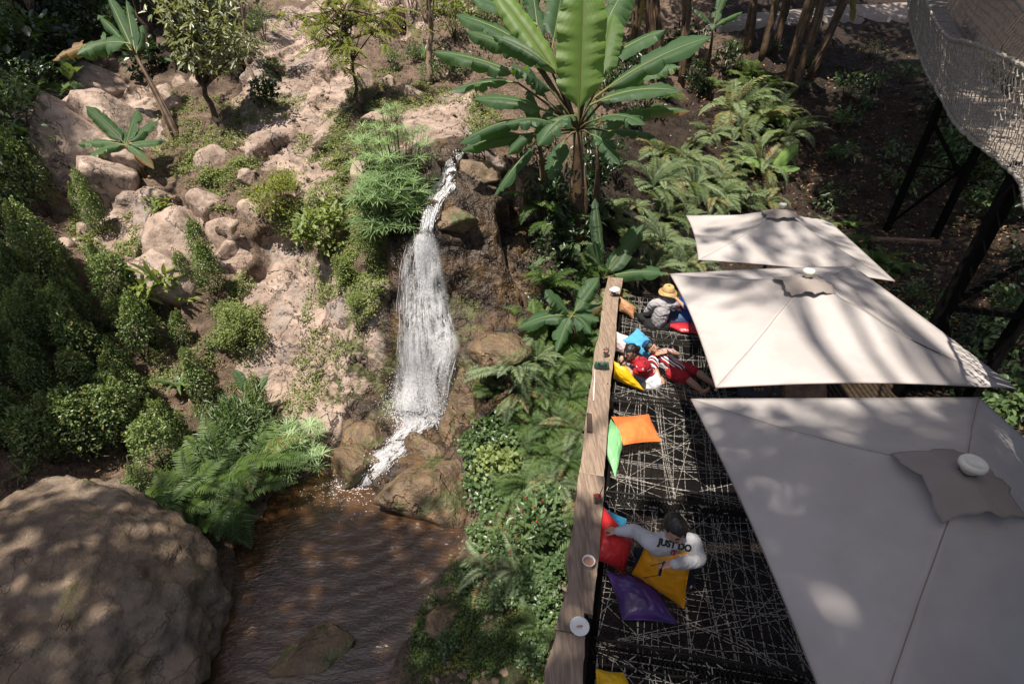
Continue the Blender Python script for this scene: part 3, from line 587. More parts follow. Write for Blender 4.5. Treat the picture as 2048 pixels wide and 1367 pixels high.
mb.build('deck_slats', DECKW, brg, False)
for sd in (0, 1):
    ssp = .085; S_ = np.arange(.05, BL_-.05, ssp); N = len(S_); rows = 9; K = np.zeros((N, rows, 3))
    for i, s in enumerate(S_):
        p = along(s); x = side(s); 
        for j in range(rows):
            f = j/(rows-1); out = -.06 - .28*f**1.3 if sd == 0 else DWID + .06 + .28*f**1.3; K[i, j] = p + x*out + [0,0,-.03 + f*1.0 - .05*math.sin(s*.9)*f]
    K += r.normal(size=K.shape)*.006; mb = MB(); kn = MB()
    for i in range(N):
        for j in range(rows-1):
            k2 = np.clip(i + (1 if (i+j) % 2 == 0 else -1)*(1 if j % 2 else 0), 0, N-1); a_, b_ = K[i, j], K[k2, j+1]
            mb.tube([a_, b_], .0065, 3, cap=False)
            if (i+j) % 2 == 0 and j: mb.tube([a_ - [0,0,.014], a_ - [0,0,.006], a_ + [0,0,.006], a_ + [0,0,.014]], [.005,.017,.017,.005], 5)
    mb.build('side_net', ROPE, brg)
    tp = np.array([K[i, -1] for i in range(N)]); mb = MB(); ph = np.arange(N)*.9; fr = np.stack([np.cos(ph)*0, np.cos(ph)*.008, np.sin(ph)*.008], 1)
    mb.tube(tp + fr, .017, 6); mb.tube(tp - fr, .017, 6)
    for i in range(N): 
        if i % 2 == 0: mb.tube([tp[i] + [0,-.012,.024], tp[i] + [0,.012,-.024]], .009, 5)
    mb.build('hand_rope', ROPE, brg); MB().tube(np.array([K[i, 0] for i in range(N)]), .028, 7).build('edge_rope', ROPE, brg)
# ---- dark timber towers under the bridge
def tower(posts, braces, label):
    o = np.array(posts[0][0]); t = thing('bridge_trestle', label, 'trestle', tuple(o), 0, 'trestles carrying the bridge')
    for p, q, w in posts: MB().beam(np.array(p)-o, np.array(q)-o, w, w, (0,1,0)).build('post', DARKSTEEL, t, False)
    for p, q, w in braces: MB().beam(np.array(p)-o, np.array(q)-o, w, w*.7, (0,1,0)).build('brace', DARKSTEEL, t, False)
def vert(px, py, ztop): b = G(px, py); return b - [0,0,.3], np.array([b[0], b[1], ztop])
a0, a1 = vert(1772,462,-1.5); b0, b1 = vert(1868,476,-1.5); c0_, c1 = b0 + [1.1,.9,0], b1 + [1.1,.9,0]
def lp(p, q, f): return p + (q-p)*f
tower([(a0,a1,.13),(b0,b1,.13)], [(a0+[0,0,.5],lp(b0,b1,.55),.06),(lp(a0,a1,.75),lp(b0,b1,.45),.07),(lp(a0,a1,.5),lp(b0,b1,.5),.035),(lp(a0,a1,.78),lp(b0,b1,.78),.035)], "far dark trestle standing on the leaf-strewn slope")
yb = 5.9; e1 = PY(2035,352,yb); e0 = np.array([e1[0], e1[1], -6.0]); f1_ = PY(2215,372,yb+.3); f0 = np.array([f1_[0], f1_[1], -6.0]); g1 = e1 + [.5,-1.6,0]; g0 = g1*[1,1,0]+[0,0,-6.]
tower([(e0,e1+[0,0,.05],.135),(f0,f1_,.135)], [(lp(e0,e1,.60),lp(f0,f1_,.85),.07),(lp(e0,e1,.60),lp(f0,f1_,.55),.08),(lp(e0,e1,.28),lp(f0,f1_,.25),.09),(lp(e0,e1,.58),lp(f0,f1_,.12),.07),(lp(e0,e1,.08),lp(f0,f1_,.40),.07),(e1+[-.1,0,.08],f1_+[.1,0,.08],.16)], "near heavy dark trestle post leaning beside the middle umbrella")
o = MB(); p, q = G(1742,480), G(1880,487); o.beam(p*0, q-p, .16, .09); o = o.build('fallen_beam', simple('weathered_beam', (.17,.105,.07), .8, .3, .3), smooth=False); o.location = p + [0,0,.03]; tag(o, "weathered timber beam lying on the slope below the far trestle", 'beam')
# ------------------------------------------------------------------ plants
LEAF = (np.array([[0,0,0],[-.28,.22,.07],[-.5,.5,.10],[-.3,.8,.05],[0,1,-.06],[.3,.8,.05],[.5,.5,.10],[.28,.22,.07],[0,.5,0]]), np.array([[0,8,1],[1,8,2],[2,8,3],[3,8,4],[4,8,5],[5,8,6],[6,8,7],[7,8,0]])[:, ::-1])
LEAF4 = (np.array([[0,0,0],[-.5,.45,.14],[0,1,0],[.5,.45,.14]]), np.array([[0,2,1],[0,3,2]]))
BLADE = (np.array([[-.3,0,0],[.3,0,0],[-.5,.35,.05],[.5,.35,.05],[-.38,.7,0],[.38,.7,0],[0,1,-.12]]), None)
BLADEF = [np.array([[0,1,3,2],[2,3,5,4]]), np.array([[4,5,6]])]
def place(mb, tm, pos, d, nn, L, W, tint, mi=0):
    pos = np.atleast_2d(pos); N = len(pos); d = nrm(np.broadcast_to(d, (N, 3))); x = nrm(np.cross(d, np.broadcast_to(nn, (N, 3)) + 1e-4)); z = np.cross(x, d)
    T = tm[0]; L = np.broadcast_to(L, (N,)); W = np.broadcast_to(W, (N,))
    V = pos[:, None] + d[:, None]*(T[None, :, 1:2]*L[:, None, None]) + x[:, None]*(T[None, :, 0:1]*W[:, None, None]) + z[:, None]*(T[None, :, 2:3]*L[:, None, None])
    tint = np.repeat(np.broadcast_to(tint, (N,)), len(T)); Fs = BLADEF if tm is BLADE else [tm[1]]; b = mb.n
    mb.V.append(V.reshape(-1, 3)); mb.T.append(tint); 
    for F in Fs: mb.F.append(((F[None] + (np.arange(N)*len(T))[:, None, None] + b).reshape(-1, F.shape[1]), mi))
    mb.n += N*len(T)
def dirs(r, N, up=0.): v = r.normal(size=(N, 3)); v[:, 2] += up; return nrm(v)
F_SHRUB = foliage('shrub_leaves', (.03,.05,.018), (.20,.275,.085), .38, .25, .5, (.24,.13,.04)); F_FERN = foliage('fern_fronds', (.06,.10,.045), (.31,.38,.22), .5, .2, .3, (.25,.15,.06)); F_DKFERN = foliage('shade_fern_fronds', (.04,.09,.028), (.18,.26,.09), .45, .3, .4, (.16,.12,.04))
F_LIME = foliage('lime_leaves', (.09,.13,.02), (.28,.31,.07), .45, .4, .4); F_PALE = foliage('pale_leaves', (.08,.13,.035), (.30,.35,.13), .45, .35, .4); F_MID = foliage('mid_leaves', (.03,.065,.024), (.16,.23,.09), .36, .28, .5)
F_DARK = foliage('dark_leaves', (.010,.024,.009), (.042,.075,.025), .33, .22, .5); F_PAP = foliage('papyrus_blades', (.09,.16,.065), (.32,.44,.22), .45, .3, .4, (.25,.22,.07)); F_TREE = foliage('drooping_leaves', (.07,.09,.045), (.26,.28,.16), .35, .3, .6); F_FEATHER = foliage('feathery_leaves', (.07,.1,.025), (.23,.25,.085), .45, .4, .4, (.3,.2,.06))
F_COVER = foliage('creeping_leaves', (.07,.11,.03), (.27,.31,.11), .5, .3, .3, (.3,.22,.08)); F_BANK = foliage('bank_leaves', (.03,.06,.014), (.11,.16,.04), .45, .3, .4)
STEM = simple('green_brown_stem', (.09,.075,.035), .7, .3, .35); BARK = simple('grey_pink_bark', (.22,.16,.12), .85, .2, .3, 12., .5, .01); DKBARK = simple('dark_bark', (.07,.05,.035), .85, .2, .35, 12., .5, .01); PITH = simple('banana_pseudostem', (.075,.045,.024), .6, .4, .5, 5., .4, .01, 14.); DRYF = simple('dead_banana_leaf', (.26,.15,.075), .75, .2, .35, 9.)
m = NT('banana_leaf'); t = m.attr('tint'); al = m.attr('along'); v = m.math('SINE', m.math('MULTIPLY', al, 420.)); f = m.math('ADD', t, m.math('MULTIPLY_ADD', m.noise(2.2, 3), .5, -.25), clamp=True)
c = m.mix(f, (.03,.075,.035), (.11,.20,.085)); c = m.mix(m.ramp(t, .75, .95), c, (.22,.36,.07)); c = m.mix(m.math('MULTIPLY_ADD', v, .09, .09), c, (.12,.19,.08)); c = m.mix(m.ramp(m.attr('dry'), .45, .62), c, (.26,.14,.06)); c = m.mix(m.ramp(m.attr('rib'), .5, .9), c, (.28,.30,.10))  # high tint turns yellow-green: backlit glow put into the leaf colour
p = m.prin(c, .42, m.bump(v, .5, .006), .5); tr = m.n('BsdfTranslucent', {'Color': m.mix(.8, c, (.22,.42,.03))}).outputs[0]; x = m.n('MixShader', {0: .38}); m.t.links.new(p, x.inputs[1]); m.t.links.new(tr, x.inputs[2]); BANANA = m.done(x.outputs[0])

# landmarks used in labels
LMK = [("small banana plant",255,290),("lone angular boulder",436,305),("slab with the young plant",352,450),("papyrus clump",800,370),("waterfall lip",850,470),("waterfall foot",830,820),("huge foreground boulder",190,1050),("yellow-green bush",570,400),("bare central rock face",590,680),("muddy pool edge",600,950),("creeper mound",490,640),("large-leaved plant",350,590),("leaning banana stem",330,220),("end of the wooden counter",1230,560),("big banana plant",1150,400),("farthest umbrella",1480,440),("small bright banana seedling",1540,330),("middle umbrella",1760,600),("far bridge trestle",1820,400),("near trestle post",1950,560),("rope bridge",1960,250),("concrete path",1600,60),("banana trunks",1580,150),("green handbag",1200,740),("orange cushion",1190,860),("iced drink cup",1190,990),("spiky strap-leaved plant",360,745),("rock cluster by the dark gap",470,450),("long dark slab",130,230),("tall spiky tuft",45,490),("foreground fern clump",450,1000),("white plate",1110,1250),("thin blue pipe",467,110)]
_used = {}
def lab(base, px, py):
    o = sorted(LMK, key=lambda q: (q[1]-px)**2 + (q[2]-py)**2)
    def rel(q):
        dx, dy = px-q[1], py-q[2]
        if abs(dx) > abs(dy)*1.6: return ("right of" if dx > 0 else "left of")
        if abs(dy) > abs(dx)*1.6: return ("below" if dy > 0 else "above")
        return ("lower " if dy > 0 else "upper ") + ("right of" if dx > 0 else "left of")
    near = (o[0][1]-px)**2 + (o[0][2]-py)**2 < 400
    for a in range(12):
        w = ("beside" if near and a == 0 else rel(o[0])) + " the " + o[0][0] if a < 1 else rel(o[0]) + " the " + o[0][0] + ", " + rel(o[a]) + " the " + o[a][0]
        s = base + " " + w
        if len(s.split()) > 16: s = base + " " + w.replace("the ", "").replace(" of ", " ").replace("beside", "by"); s = s if len(s.split()) <= 16 else None
        if s is None: continue
        last = s
        if s not in _used: _used[s] = 1; return s
    return last
def setdown(o, px, py, sink=.03, sc=1., rz=None, tilt=.0):
    g = G(px, py); o.location = g - np.array([0,0,sink]); o.rotation_euler = (random.uniform(-tilt, tilt), random.uniform(-tilt, tilt), random.uniform(0, 6.28) if rz is None else rz); o.scale = (sc,)*3; return g
class Kind:                                   # one of each variant is built, the rest are copied with their parts
    def __init__(s, makers): s.mk = makers; s.pr = {}
    def get(s, k):
        k %= len(s.mk)
        if k not in s.pr: s.pr[k] = s.mk[k](); return s.pr[k]
        return copy_tree(s.pr[k])
# ---- clipped shrubs
def mk_shrub(seed, conic, n=2100, lf=.054):
    r = np.random.default_rng(seed); t = thing('clipped_shrub', 'x', 'shrub'); q = dirs(r, n, .25); q[:, 2] = np.where(q[:, 2] < -.6, -q[:, 2], q[:, 2]); rad = 1 - r.random(n)**2*.45
    lump = 1 + .30*pnoise(q*2.1 + seed*9) + .16*pnoise(q*4.5 + seed); p = q*(rad*lump)[:, None]*[.34,.34,.60]; p[:, 2] += .56; k = 1 - conic*np.clip(p[:, 2]-.45, 0, 1); p[:, 0] *= k; p[:, 1] *= k
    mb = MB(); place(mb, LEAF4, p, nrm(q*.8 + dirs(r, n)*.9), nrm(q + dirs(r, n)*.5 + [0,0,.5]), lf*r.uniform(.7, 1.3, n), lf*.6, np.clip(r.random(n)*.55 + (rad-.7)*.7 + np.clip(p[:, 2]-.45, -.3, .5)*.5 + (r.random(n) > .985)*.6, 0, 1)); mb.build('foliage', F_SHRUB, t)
    mb = MB(); 
    for i in range(7): d = dirs(r, 1, 1.6)[0]; mb.tube([[0,0,-.05], d*.3, d*.62], [.018,.012,.004], 5)
    mb.build('stems', DKBARK, t); return t
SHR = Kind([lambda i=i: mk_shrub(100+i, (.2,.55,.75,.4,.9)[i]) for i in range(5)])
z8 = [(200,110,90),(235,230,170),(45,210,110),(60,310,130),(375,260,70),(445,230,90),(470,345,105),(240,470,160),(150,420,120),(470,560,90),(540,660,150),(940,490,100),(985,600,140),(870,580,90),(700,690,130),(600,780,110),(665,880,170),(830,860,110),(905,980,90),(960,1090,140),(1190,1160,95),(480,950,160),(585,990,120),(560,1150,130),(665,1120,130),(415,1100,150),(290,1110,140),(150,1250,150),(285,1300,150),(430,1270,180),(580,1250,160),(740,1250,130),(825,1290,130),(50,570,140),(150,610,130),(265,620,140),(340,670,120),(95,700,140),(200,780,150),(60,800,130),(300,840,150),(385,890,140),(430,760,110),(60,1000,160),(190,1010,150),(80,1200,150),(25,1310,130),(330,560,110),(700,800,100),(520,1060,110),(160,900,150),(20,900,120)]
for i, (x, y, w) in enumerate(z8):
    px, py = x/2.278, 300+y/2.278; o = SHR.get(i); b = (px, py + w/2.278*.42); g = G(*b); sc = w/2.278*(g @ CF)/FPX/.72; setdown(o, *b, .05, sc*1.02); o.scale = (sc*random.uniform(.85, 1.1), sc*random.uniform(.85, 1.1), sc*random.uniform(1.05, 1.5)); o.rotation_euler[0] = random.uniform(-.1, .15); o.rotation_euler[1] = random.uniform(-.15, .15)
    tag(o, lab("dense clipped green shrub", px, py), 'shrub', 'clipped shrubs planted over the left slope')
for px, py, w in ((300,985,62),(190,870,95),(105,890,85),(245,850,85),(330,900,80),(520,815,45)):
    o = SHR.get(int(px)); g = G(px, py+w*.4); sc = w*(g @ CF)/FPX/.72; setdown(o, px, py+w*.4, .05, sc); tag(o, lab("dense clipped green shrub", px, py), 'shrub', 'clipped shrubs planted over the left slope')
# ---- ferns
def frond(mb, r, L, yaw, el, droop, wid, tint, n=24):
    t = np.linspace(0, 1, n+1); a = el - droop*t**1.3; dx = np.cos(a)*L/n; dz = np.sin(a)*L/n; h = np.array([math.cos(yaw), math.sin(yaw), 0]); s = np.array([-h[1], h[0], 0])
    P = np.concatenate([[[0,0,0]], np.cumsum(dx[1:, None]*h + dz[1:, None]*[0,0,1], axis=0)]); P += s*(np.sin(t*2+r.random()*6)*.03*L)[:, None]; mb.tube(P, np.linspace(.005, .0015, n+1)*L/.7, 3, tint*.6, cap=False)
    T = nrm(np.gradient(P, axis=0)); N_ = np.cross(T, s); k = np.arange(2, n*2+1)/(n*2.); c = np.stack([np.interp(k, t, P[:, i]) for i in range(3)], 1); tg = np.stack([np.interp(k, t, T[:, i]) for i in range(3)], 1); nn = np.stack([np.interp(k, t, N_[:, i]) for i in range(3)], 1)
    l = wid*np.clip(np.sin(np.pi*np.clip(k*.86+.14, 0, 1))**.7, .08, 1)*r.uniform(.85, 1.1, len(k))
    for sd in (-1, 1): place(mb, LEAF4, c, nrm(s*sd + tg*.42 + nn*r.uniform(-.35, .05, len(k))[:, None]), nn, l, L*.0175*np.clip(1.2-k*.5, .4, 1), np.clip(tint + r.normal(size=len(k))*.08, 0, .92 if tint < .93 else 1))
def mk_fern(seed, nf, L, wid, droop, mat, old=.0, name='fern'):
    r = np.random.default_rng(seed); t = thing(name, 'x', 'fern'); mb = MB()
    for i in range(nf): frond(mb, r, L*r.uniform(.65, 1.1), i*2.4+r.random(), r.uniform(.45, 1.35), droop*r.uniform(.8, 1.3), wid*r.uniform(.8, 1.1), .97 if r.random() < old else r.uniform(.2, .8))
    mb.build('fronds', mat, t); return t
FERN = Kind([lambda i=i: mk_fern(200+i, 13+2*i, .95, .16, 1.7, F_FERN, .22) for i in range(4)]); DFERN = Kind([lambda i=i: mk_fern(220+i, 12+i, 1.0, .2, 1.6, F_DKFERN, .06) for i in range(3)])
def scatter(poly, step, jit, seed):
    r = np.random.default_rng(seed); a = np.array(poly, float); o = []
    for y in np.arange(a[:, 1].min(), a[:, 1].max(), step):
        for x in np.arange(a[:, 0].min(), a[:, 0].max(), step):
            q = np.array([[x, y]]) + r.normal(size=(1, 2))*jit + [[(int(y/step) % 2)*step/2, 0]]
            if inpoly(q, poly)[0]: o.append(tuple(q[0]))
    return o
fs = scatter([(1210,470),(1225,390),(1255,320),(1330,265),(1400,240),(1470,185),(1560,195),(1600,250),(1520,330),(1560,400),(1390,440),(1375,560),(1260,560)], 42, 13, 1)
for i, (px, py) in enumerate(fs):
    o = FERN.get(i); g = setdown(o, px, py+10, .05, 1, tilt=.35); d = g @ CF; o.scale = (random.choice([.6,.8,1.,1.2,1.35])*d/13.,)*3; tag(o, lab("bright feathery fern on the slope", px, py), 'fern', 'ferns on the slope behind the umbrellas')
for i, (px, py) in enumerate([(1060,720),(1100,735),(1145,725),(1035,775),(1080,790),(1130,785),(1165,770),(1050,840),(1100,850),(1150,850),(1080,900),(1130,915),(1020,730),(1000,770),(1160,690),(1110,960),(1060,960),(1105,1030),(1040,1130),(1100,1110),(1075,1250),(980,1130),(1170,620),(1100,560),(1130,500),(1160,540),(1070,640),(1215,600),(1020,985)]):
    o = (DFERN if i % 3 else FERN).get(i); g = setdown(o, px, py+12, .05, 1, tilt=.15); o.scale = (random.uniform(.8, 1.1)*(g @ CF)/8.2*.85,)*3; tag(o, lab("dark arching fern on the bank", px, py), 'fern', 'ferns on the bank below the counter')
for i, (px, py, s) in enumerate([(400,985,.95),(450,960,1.05),(505,945,1.1),(470,1010,1.),(415,1045,.9),(545,925,.9),(370,1010,.7)]):
    o = DFERN.get(i); g = G(px, py+25); setdown(o, px, py+25, -.22, s*1.2, tilt=.1); tag(o, lab("lush fern overhanging the water", px, py), 'fern', 'ferns overhanging the pool')
for i, (px, py, s) in enumerate([(1745,520,.9),(1770,535,.9),(1700,445,.6),(1655,440,.5),(1720,480,.6),(1500,150,1.1),(1530,165,1.),(1330,190,.8),(1420,165,.6),(1080,410,.9),(1110,450,.8),(1480,330,.8),(1560,240,.9)]):
    o = (DFERN if i != 3 else FERN).get(i); setdown(o, px, py+8, .05, s, tilt=.1); tag(o, lab("loose fern in half shade", px, py), 'fern')
# ---- banana plants
def bleaf(name, parent, org, base, tip, width, arch=.25, nh=None, tint=.5, tears=0, dry=0., seed=0, pet=.1, cup=.25):
    r = np.random.default_rng(seed); base = np.array(base)-org; tip = np.array(tip)-org; L = np.linalg.norm(tip-base); c = (base+tip)/2 + np.array([0,0,1])*arch*L; n = 36
    t = np.linspace(0, 1, n+1)[:, None]; P = base*(1-t)**2 + 2*c*t*(1-t) + tip*t**2; T = nrm(np.gradient(P, axis=0)); nh = np.array(nh if nh is not None else (0,-.35,1.)); X = nrm(np.cross(T, nh)); Z = np.cross(X, T); t = t[:, 0]
    u = np.clip((t-pet)/(1-pet), 0, 1); w = width*.52*np.where(u <= 0, .02, np.clip(1-(1-np.minimum(u/.22, 1))**2, .02, 1)*np.clip(1-np.clip((u-.62)/.385, 0, 1)**2.2, 0.02, 1))
    mb = MB(); al = []; ri = []; dr = []; tears = tears + (int(r.integers(2, 6)) if tint < .8 and width > .27 else 0); cut = sorted(r.choice(np.arange(8, n-2), tears, replace=False)) if tears else []
    for sd in (-1, 1):
        s0 = 0; edges = [0] + [k for k in cut if r.random() < .7] + [n]
        for a, b in zip(edges[:-1], edges[1:]):
            if b-a < 1: continue
            k = np.arange(a, b+1); dn = cup + (r.uniform(-.2, .85) if len(edges) > 2 else 0); q = np.array([0,.05,.3,.65,1.]); wv = .05*np.sin(k*.8 + r.random()*6) + .05*np.sin(k*1.9 + r.random()*6)
            cols = []
            for f in q:
                ang = dn*f + wv*f; ww = w[k]*f; sh = 0
                if len(edges) > 2: mid = (k-a)/(b-a); ww = ww*(1-.28*f*np.abs(mid-.5)**2*4*(r.random() > .3))
                cols.append(P[k] + X[k]*(sd*ww*np.cos(ang))[:, None] + Z[k]*(ww*np.sin(-ang) + w[k]*.10*math.sin(math.pi*f))[:, None] + T[k]*(ww*.18)[:, None])
            Gd = np.stack(cols, 1); Gd = Gd if sd > 0 else Gd[:, ::-1]; mb.grid(Gd, tint)
            qq = q if sd > 0 else q[::-1]; al.append((np.repeat(t[k], 5)*L + np.tile(qq, len(k))*.0)); ri.append(np.tile((qq < .03)*1., len(k))); dd = np.clip(np.repeat(u[k], 5)*.35 + np.tile(qq, len(k))*.3, 0, 1); dr.append(np.clip(dd*dry*2 + (dry > .9), 0, 1)*(dry > 0))
    m0 = mb.n; mb.tube(P - Z*.006, np.linspace(.022, .004, n+1)*min(1, L/1.6)+.002, 5, tint=.9, cap=False); k = mb.n-m0; al.append(np.zeros(k)); ri.append(np.ones(k)); dr.append(np.zeros(k)+(dry > .9))
    return mb.build(name, BANANA, parent, attrs={'along': np.concatenate(al), 'rib': np.concatenate(ri), 'dry': np.concatenate(dr)})
def banana(label, base, crown, leaves, stemr=.09, name='banana_plant', ks=1., group=None, mat=None, seed=0, dryskirt=0):
    # crown: world point where leaves leave the stem; leaves: (base px,py | None, tip px,py, width m, dy tip, opts)
    org = np.array(base); t = thing(name, label, 'banana plant', tuple(org), 0, group); cr_ = np.array(crown); r = np.random.default_rng(seed+5)
    P = np.linspace(org - [0,0,.1], cr_, 9); bend = np.sin(np.linspace(0, np.pi, 9))*.04; P[:, 0] += bend; mb = MB().tube(P-org, np.linspace(stemr, stemr*.5, 9), 10)
    for i in range(5): a = r.random()*6.28; o_ = np.array([math.cos(a), math.sin(a), 0])*stemr; mb.tube(P[[0, 3, 6]]-org + o_*[[1.05],[.95],[.75]], [stemr*.5, stemr*.4, .005], 6)
    mb.build('stem', mat or PITH, t)
    for i, lf in enumerate(leaves):
        (bp, tp, w, dy, op) = lf; b = cr_ if bp is None else PY(bp[0], bp[1], cr_[1] + dy*.25); tipw = PY(tp[0], tp[1], cr_[1]+dy)
        if bp is not None: MB().tube([cr_-org, (cr_+b)/2-org + [0,0,.04], b-org], [.03*ks,.022*ks,.016*ks], 6).build('leaf_stalk', STEM, t)
        bleaf('leaf', t, org, b, tipw, w, seed=seed*50+i, **op)
    return t
b0 = G(1150,478); y0 = b0[1]; K_ = lambda **k: k
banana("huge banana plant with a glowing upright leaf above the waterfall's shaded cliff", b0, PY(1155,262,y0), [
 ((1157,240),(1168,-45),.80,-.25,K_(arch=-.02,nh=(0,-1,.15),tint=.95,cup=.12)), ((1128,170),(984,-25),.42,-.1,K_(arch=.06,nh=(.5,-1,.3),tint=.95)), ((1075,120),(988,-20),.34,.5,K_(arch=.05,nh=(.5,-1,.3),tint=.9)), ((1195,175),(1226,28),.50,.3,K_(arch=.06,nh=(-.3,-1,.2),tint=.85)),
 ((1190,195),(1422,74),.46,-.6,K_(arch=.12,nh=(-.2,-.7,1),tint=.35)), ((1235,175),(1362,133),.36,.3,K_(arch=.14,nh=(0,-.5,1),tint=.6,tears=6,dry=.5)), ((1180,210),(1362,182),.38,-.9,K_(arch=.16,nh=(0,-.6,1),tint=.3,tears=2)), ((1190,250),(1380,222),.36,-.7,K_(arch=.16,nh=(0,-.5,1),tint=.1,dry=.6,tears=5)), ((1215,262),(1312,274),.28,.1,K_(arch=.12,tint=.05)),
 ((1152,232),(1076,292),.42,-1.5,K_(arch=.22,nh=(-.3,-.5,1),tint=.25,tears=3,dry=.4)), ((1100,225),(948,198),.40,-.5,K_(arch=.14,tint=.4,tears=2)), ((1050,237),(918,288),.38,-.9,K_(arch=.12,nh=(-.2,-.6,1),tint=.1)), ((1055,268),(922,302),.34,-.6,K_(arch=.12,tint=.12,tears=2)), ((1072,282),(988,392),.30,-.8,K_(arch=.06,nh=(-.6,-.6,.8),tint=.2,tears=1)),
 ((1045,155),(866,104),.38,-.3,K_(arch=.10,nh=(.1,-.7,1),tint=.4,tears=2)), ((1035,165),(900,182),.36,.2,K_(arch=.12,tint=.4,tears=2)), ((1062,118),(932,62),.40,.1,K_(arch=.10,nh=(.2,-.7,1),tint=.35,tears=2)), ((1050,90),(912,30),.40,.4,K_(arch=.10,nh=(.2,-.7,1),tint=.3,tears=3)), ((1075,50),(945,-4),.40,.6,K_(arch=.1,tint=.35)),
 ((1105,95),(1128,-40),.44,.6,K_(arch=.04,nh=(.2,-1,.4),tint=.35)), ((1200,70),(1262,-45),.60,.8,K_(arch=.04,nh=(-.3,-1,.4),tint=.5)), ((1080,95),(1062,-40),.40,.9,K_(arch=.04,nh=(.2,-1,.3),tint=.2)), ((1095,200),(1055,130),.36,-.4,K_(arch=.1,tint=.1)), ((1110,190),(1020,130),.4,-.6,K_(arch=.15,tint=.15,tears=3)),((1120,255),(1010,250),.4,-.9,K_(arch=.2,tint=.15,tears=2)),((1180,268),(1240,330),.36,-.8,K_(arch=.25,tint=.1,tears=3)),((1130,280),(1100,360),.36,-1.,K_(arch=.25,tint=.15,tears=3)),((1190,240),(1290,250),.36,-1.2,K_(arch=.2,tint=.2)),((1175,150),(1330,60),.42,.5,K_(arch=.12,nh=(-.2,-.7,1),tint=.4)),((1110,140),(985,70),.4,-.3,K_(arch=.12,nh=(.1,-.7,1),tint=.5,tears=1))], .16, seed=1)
for k, (bx, tx, lb) in enumerate((((1095,440),(1075,270),"slender banana stem crossing the dark cliff edge"),((1185,450),(1195,290),"banana stem right of the huge banana plant"))):
    g = G(*bx); banana(lb, g, PY(tx[0], tx[1], g[1]), [(None,(tx[0]-60+90*k,tx[1]+40),.3,-.4,K_(arch=.3,tint=.1)),(None,(tx[0]+50,tx[1]-60),.3,.3,K_(arch=.15,tint=.15)),(None,(tx[0]-20,tx[1]-90),.28,.5,K_(arch=.1,tint=.2))], .07, seed=21+k)
g = PY(1205,640,9.75); g = down(g[0], g[1]); banana("young banana plant with broad leaves at the end of the counter", g, PY(1207,556,9.7), [
 (None,(1190,396),.34,.3,K_(arch=.06,nh=(.2,-1,.3),tint=.35)),(None,(1288,448),.44,.1,K_(arch=.05,nh=(-.6,-1,.5),tint=.35)),(None,(1180,488),.46,-.2,K_(arch=.08,nh=(.4,-1,.4),tint=.55)),(None,(1092,542),.36,-.4,K_(arch=.14,tint=.35)),(None,(1332,546),.36,-.3,K_(arch=.14,tint=.4)),(None,(1240,500),.3,.4,K_(arch=.1,tint=.2))], .06, seed=3, ks=.7)
g = G(1143,690); banana("banana plant with drooping dark leaves left of the counter", g, PY(1143,632,g[1]+.1), [
 (None,(1198,556),.34,.2,K_(arch=.06,nh=(-.7,-1,.6),tint=.45)),(None,(1090,582),.34,-.1,K_(arch=.12,tint=.3)),(None,(1034,657),.34,-.5,K_(arch=.2,tint=.3)),(None,(1055,640),.26,-.1,K_(arch=.2,tint=.25)),(None,(1198,642),.30,-.2,K_(arch=.2,tint=.3)),(None,(1112,706),.34,-.7,K_(arch=.3,tint=.4)),(None,(1182,668),.3,-.6,K_(arch=.3,tint=.15)),(None,(1205,610),.3,.3,K_(arch=.15,tint=.6,dry=.7))], .06, seed=4, ks=.7)
g = G(284,346); banana("small banana plant standing alone among the boulders", g, PY(252,290,g[1]), [
 (None,(172,212),.36,.2,K_(arch=.05,nh=(.4,-.8,.6),tint=.3)),(None,(276,217),.34,.5,K_(arch=.05,nh=(-.3,-1,.6),tint=.45)),(None,(316,241),.36,.4,K_(arch=.1,tint=.3)),(None,(153,288),.30,-.1,K_(arch=.12,tint=.5)),(None,(178,312),.32,-.5,K_(arch=.2,tint=.55)),(None,(334,284),.30,.0,K_(arch=.1,tint=.5)),(None,(308,338),.22,-.3,K_(arch=.25,tint=.6,dry=.7)),(None,(238,255),.2,.3,K_(arch=.05,tint=.4))], .09, seed=5)
g = G(357,278); banana("tall leaning banana stem with torn leaves, beside the drooping-leaf tree", g, PY(272,112,g[1]+.9), [
 (None,(215,-10),.34,.8,K_(arch=.02,nh=(.4,-1,.3),tint=.4)),(None,(196,30),.34,.4,K_(arch=.08,tint=.4,tears=4)),(None,(252,0),.34,.9,K_(arch=.04,nh=(0,-1,.4),tint=.3)),((262,88),(154,110),.62,-.2,K_(arch=.2,nh=(.1,-.8,.7),tint=.5,tears=7,dry=.45)),((262,100),(106,122),.42,.1,K_(arch=.2,nh=(.1,-.8,.7),tint=.5,tears=10,dry=1.)),(None,(285,50),.3,.6,K_(arch=.1,tint=.2))], .075, seed=6)
g = G(1540,358); banana("small bright banana seedling on bare soil below the banana trunks", g, PY(1541,343,g[1]), [(None,(1480,314),.38,-.1,K_(arch=.12,tint=.9)),(None,(1596,289),.38,.2,K_(arch=.05,nh=(-.5,-1,.6),tint=.9)),(None,(1600,337),.34,-.4,K_(arch=.16,tint=.85)),(None,(1545,315),.26,.4,K_(arch=.1,tint=.7))], .05, seed=7, ks=.6)
g = G(500,812); banana("young banana shoot poking out of the oleander bush", g, PY(500,795,g[1]-.1), [(None,(469,738),.2,.1,K_(arch=.0,nh=(.3,-1,.3),tint=.7)),(None,(535,752),.14,.1,K_(arch=.0,nh=(-.3,-1,.3),tint=.7))], .03, seed=8, ks=.5)
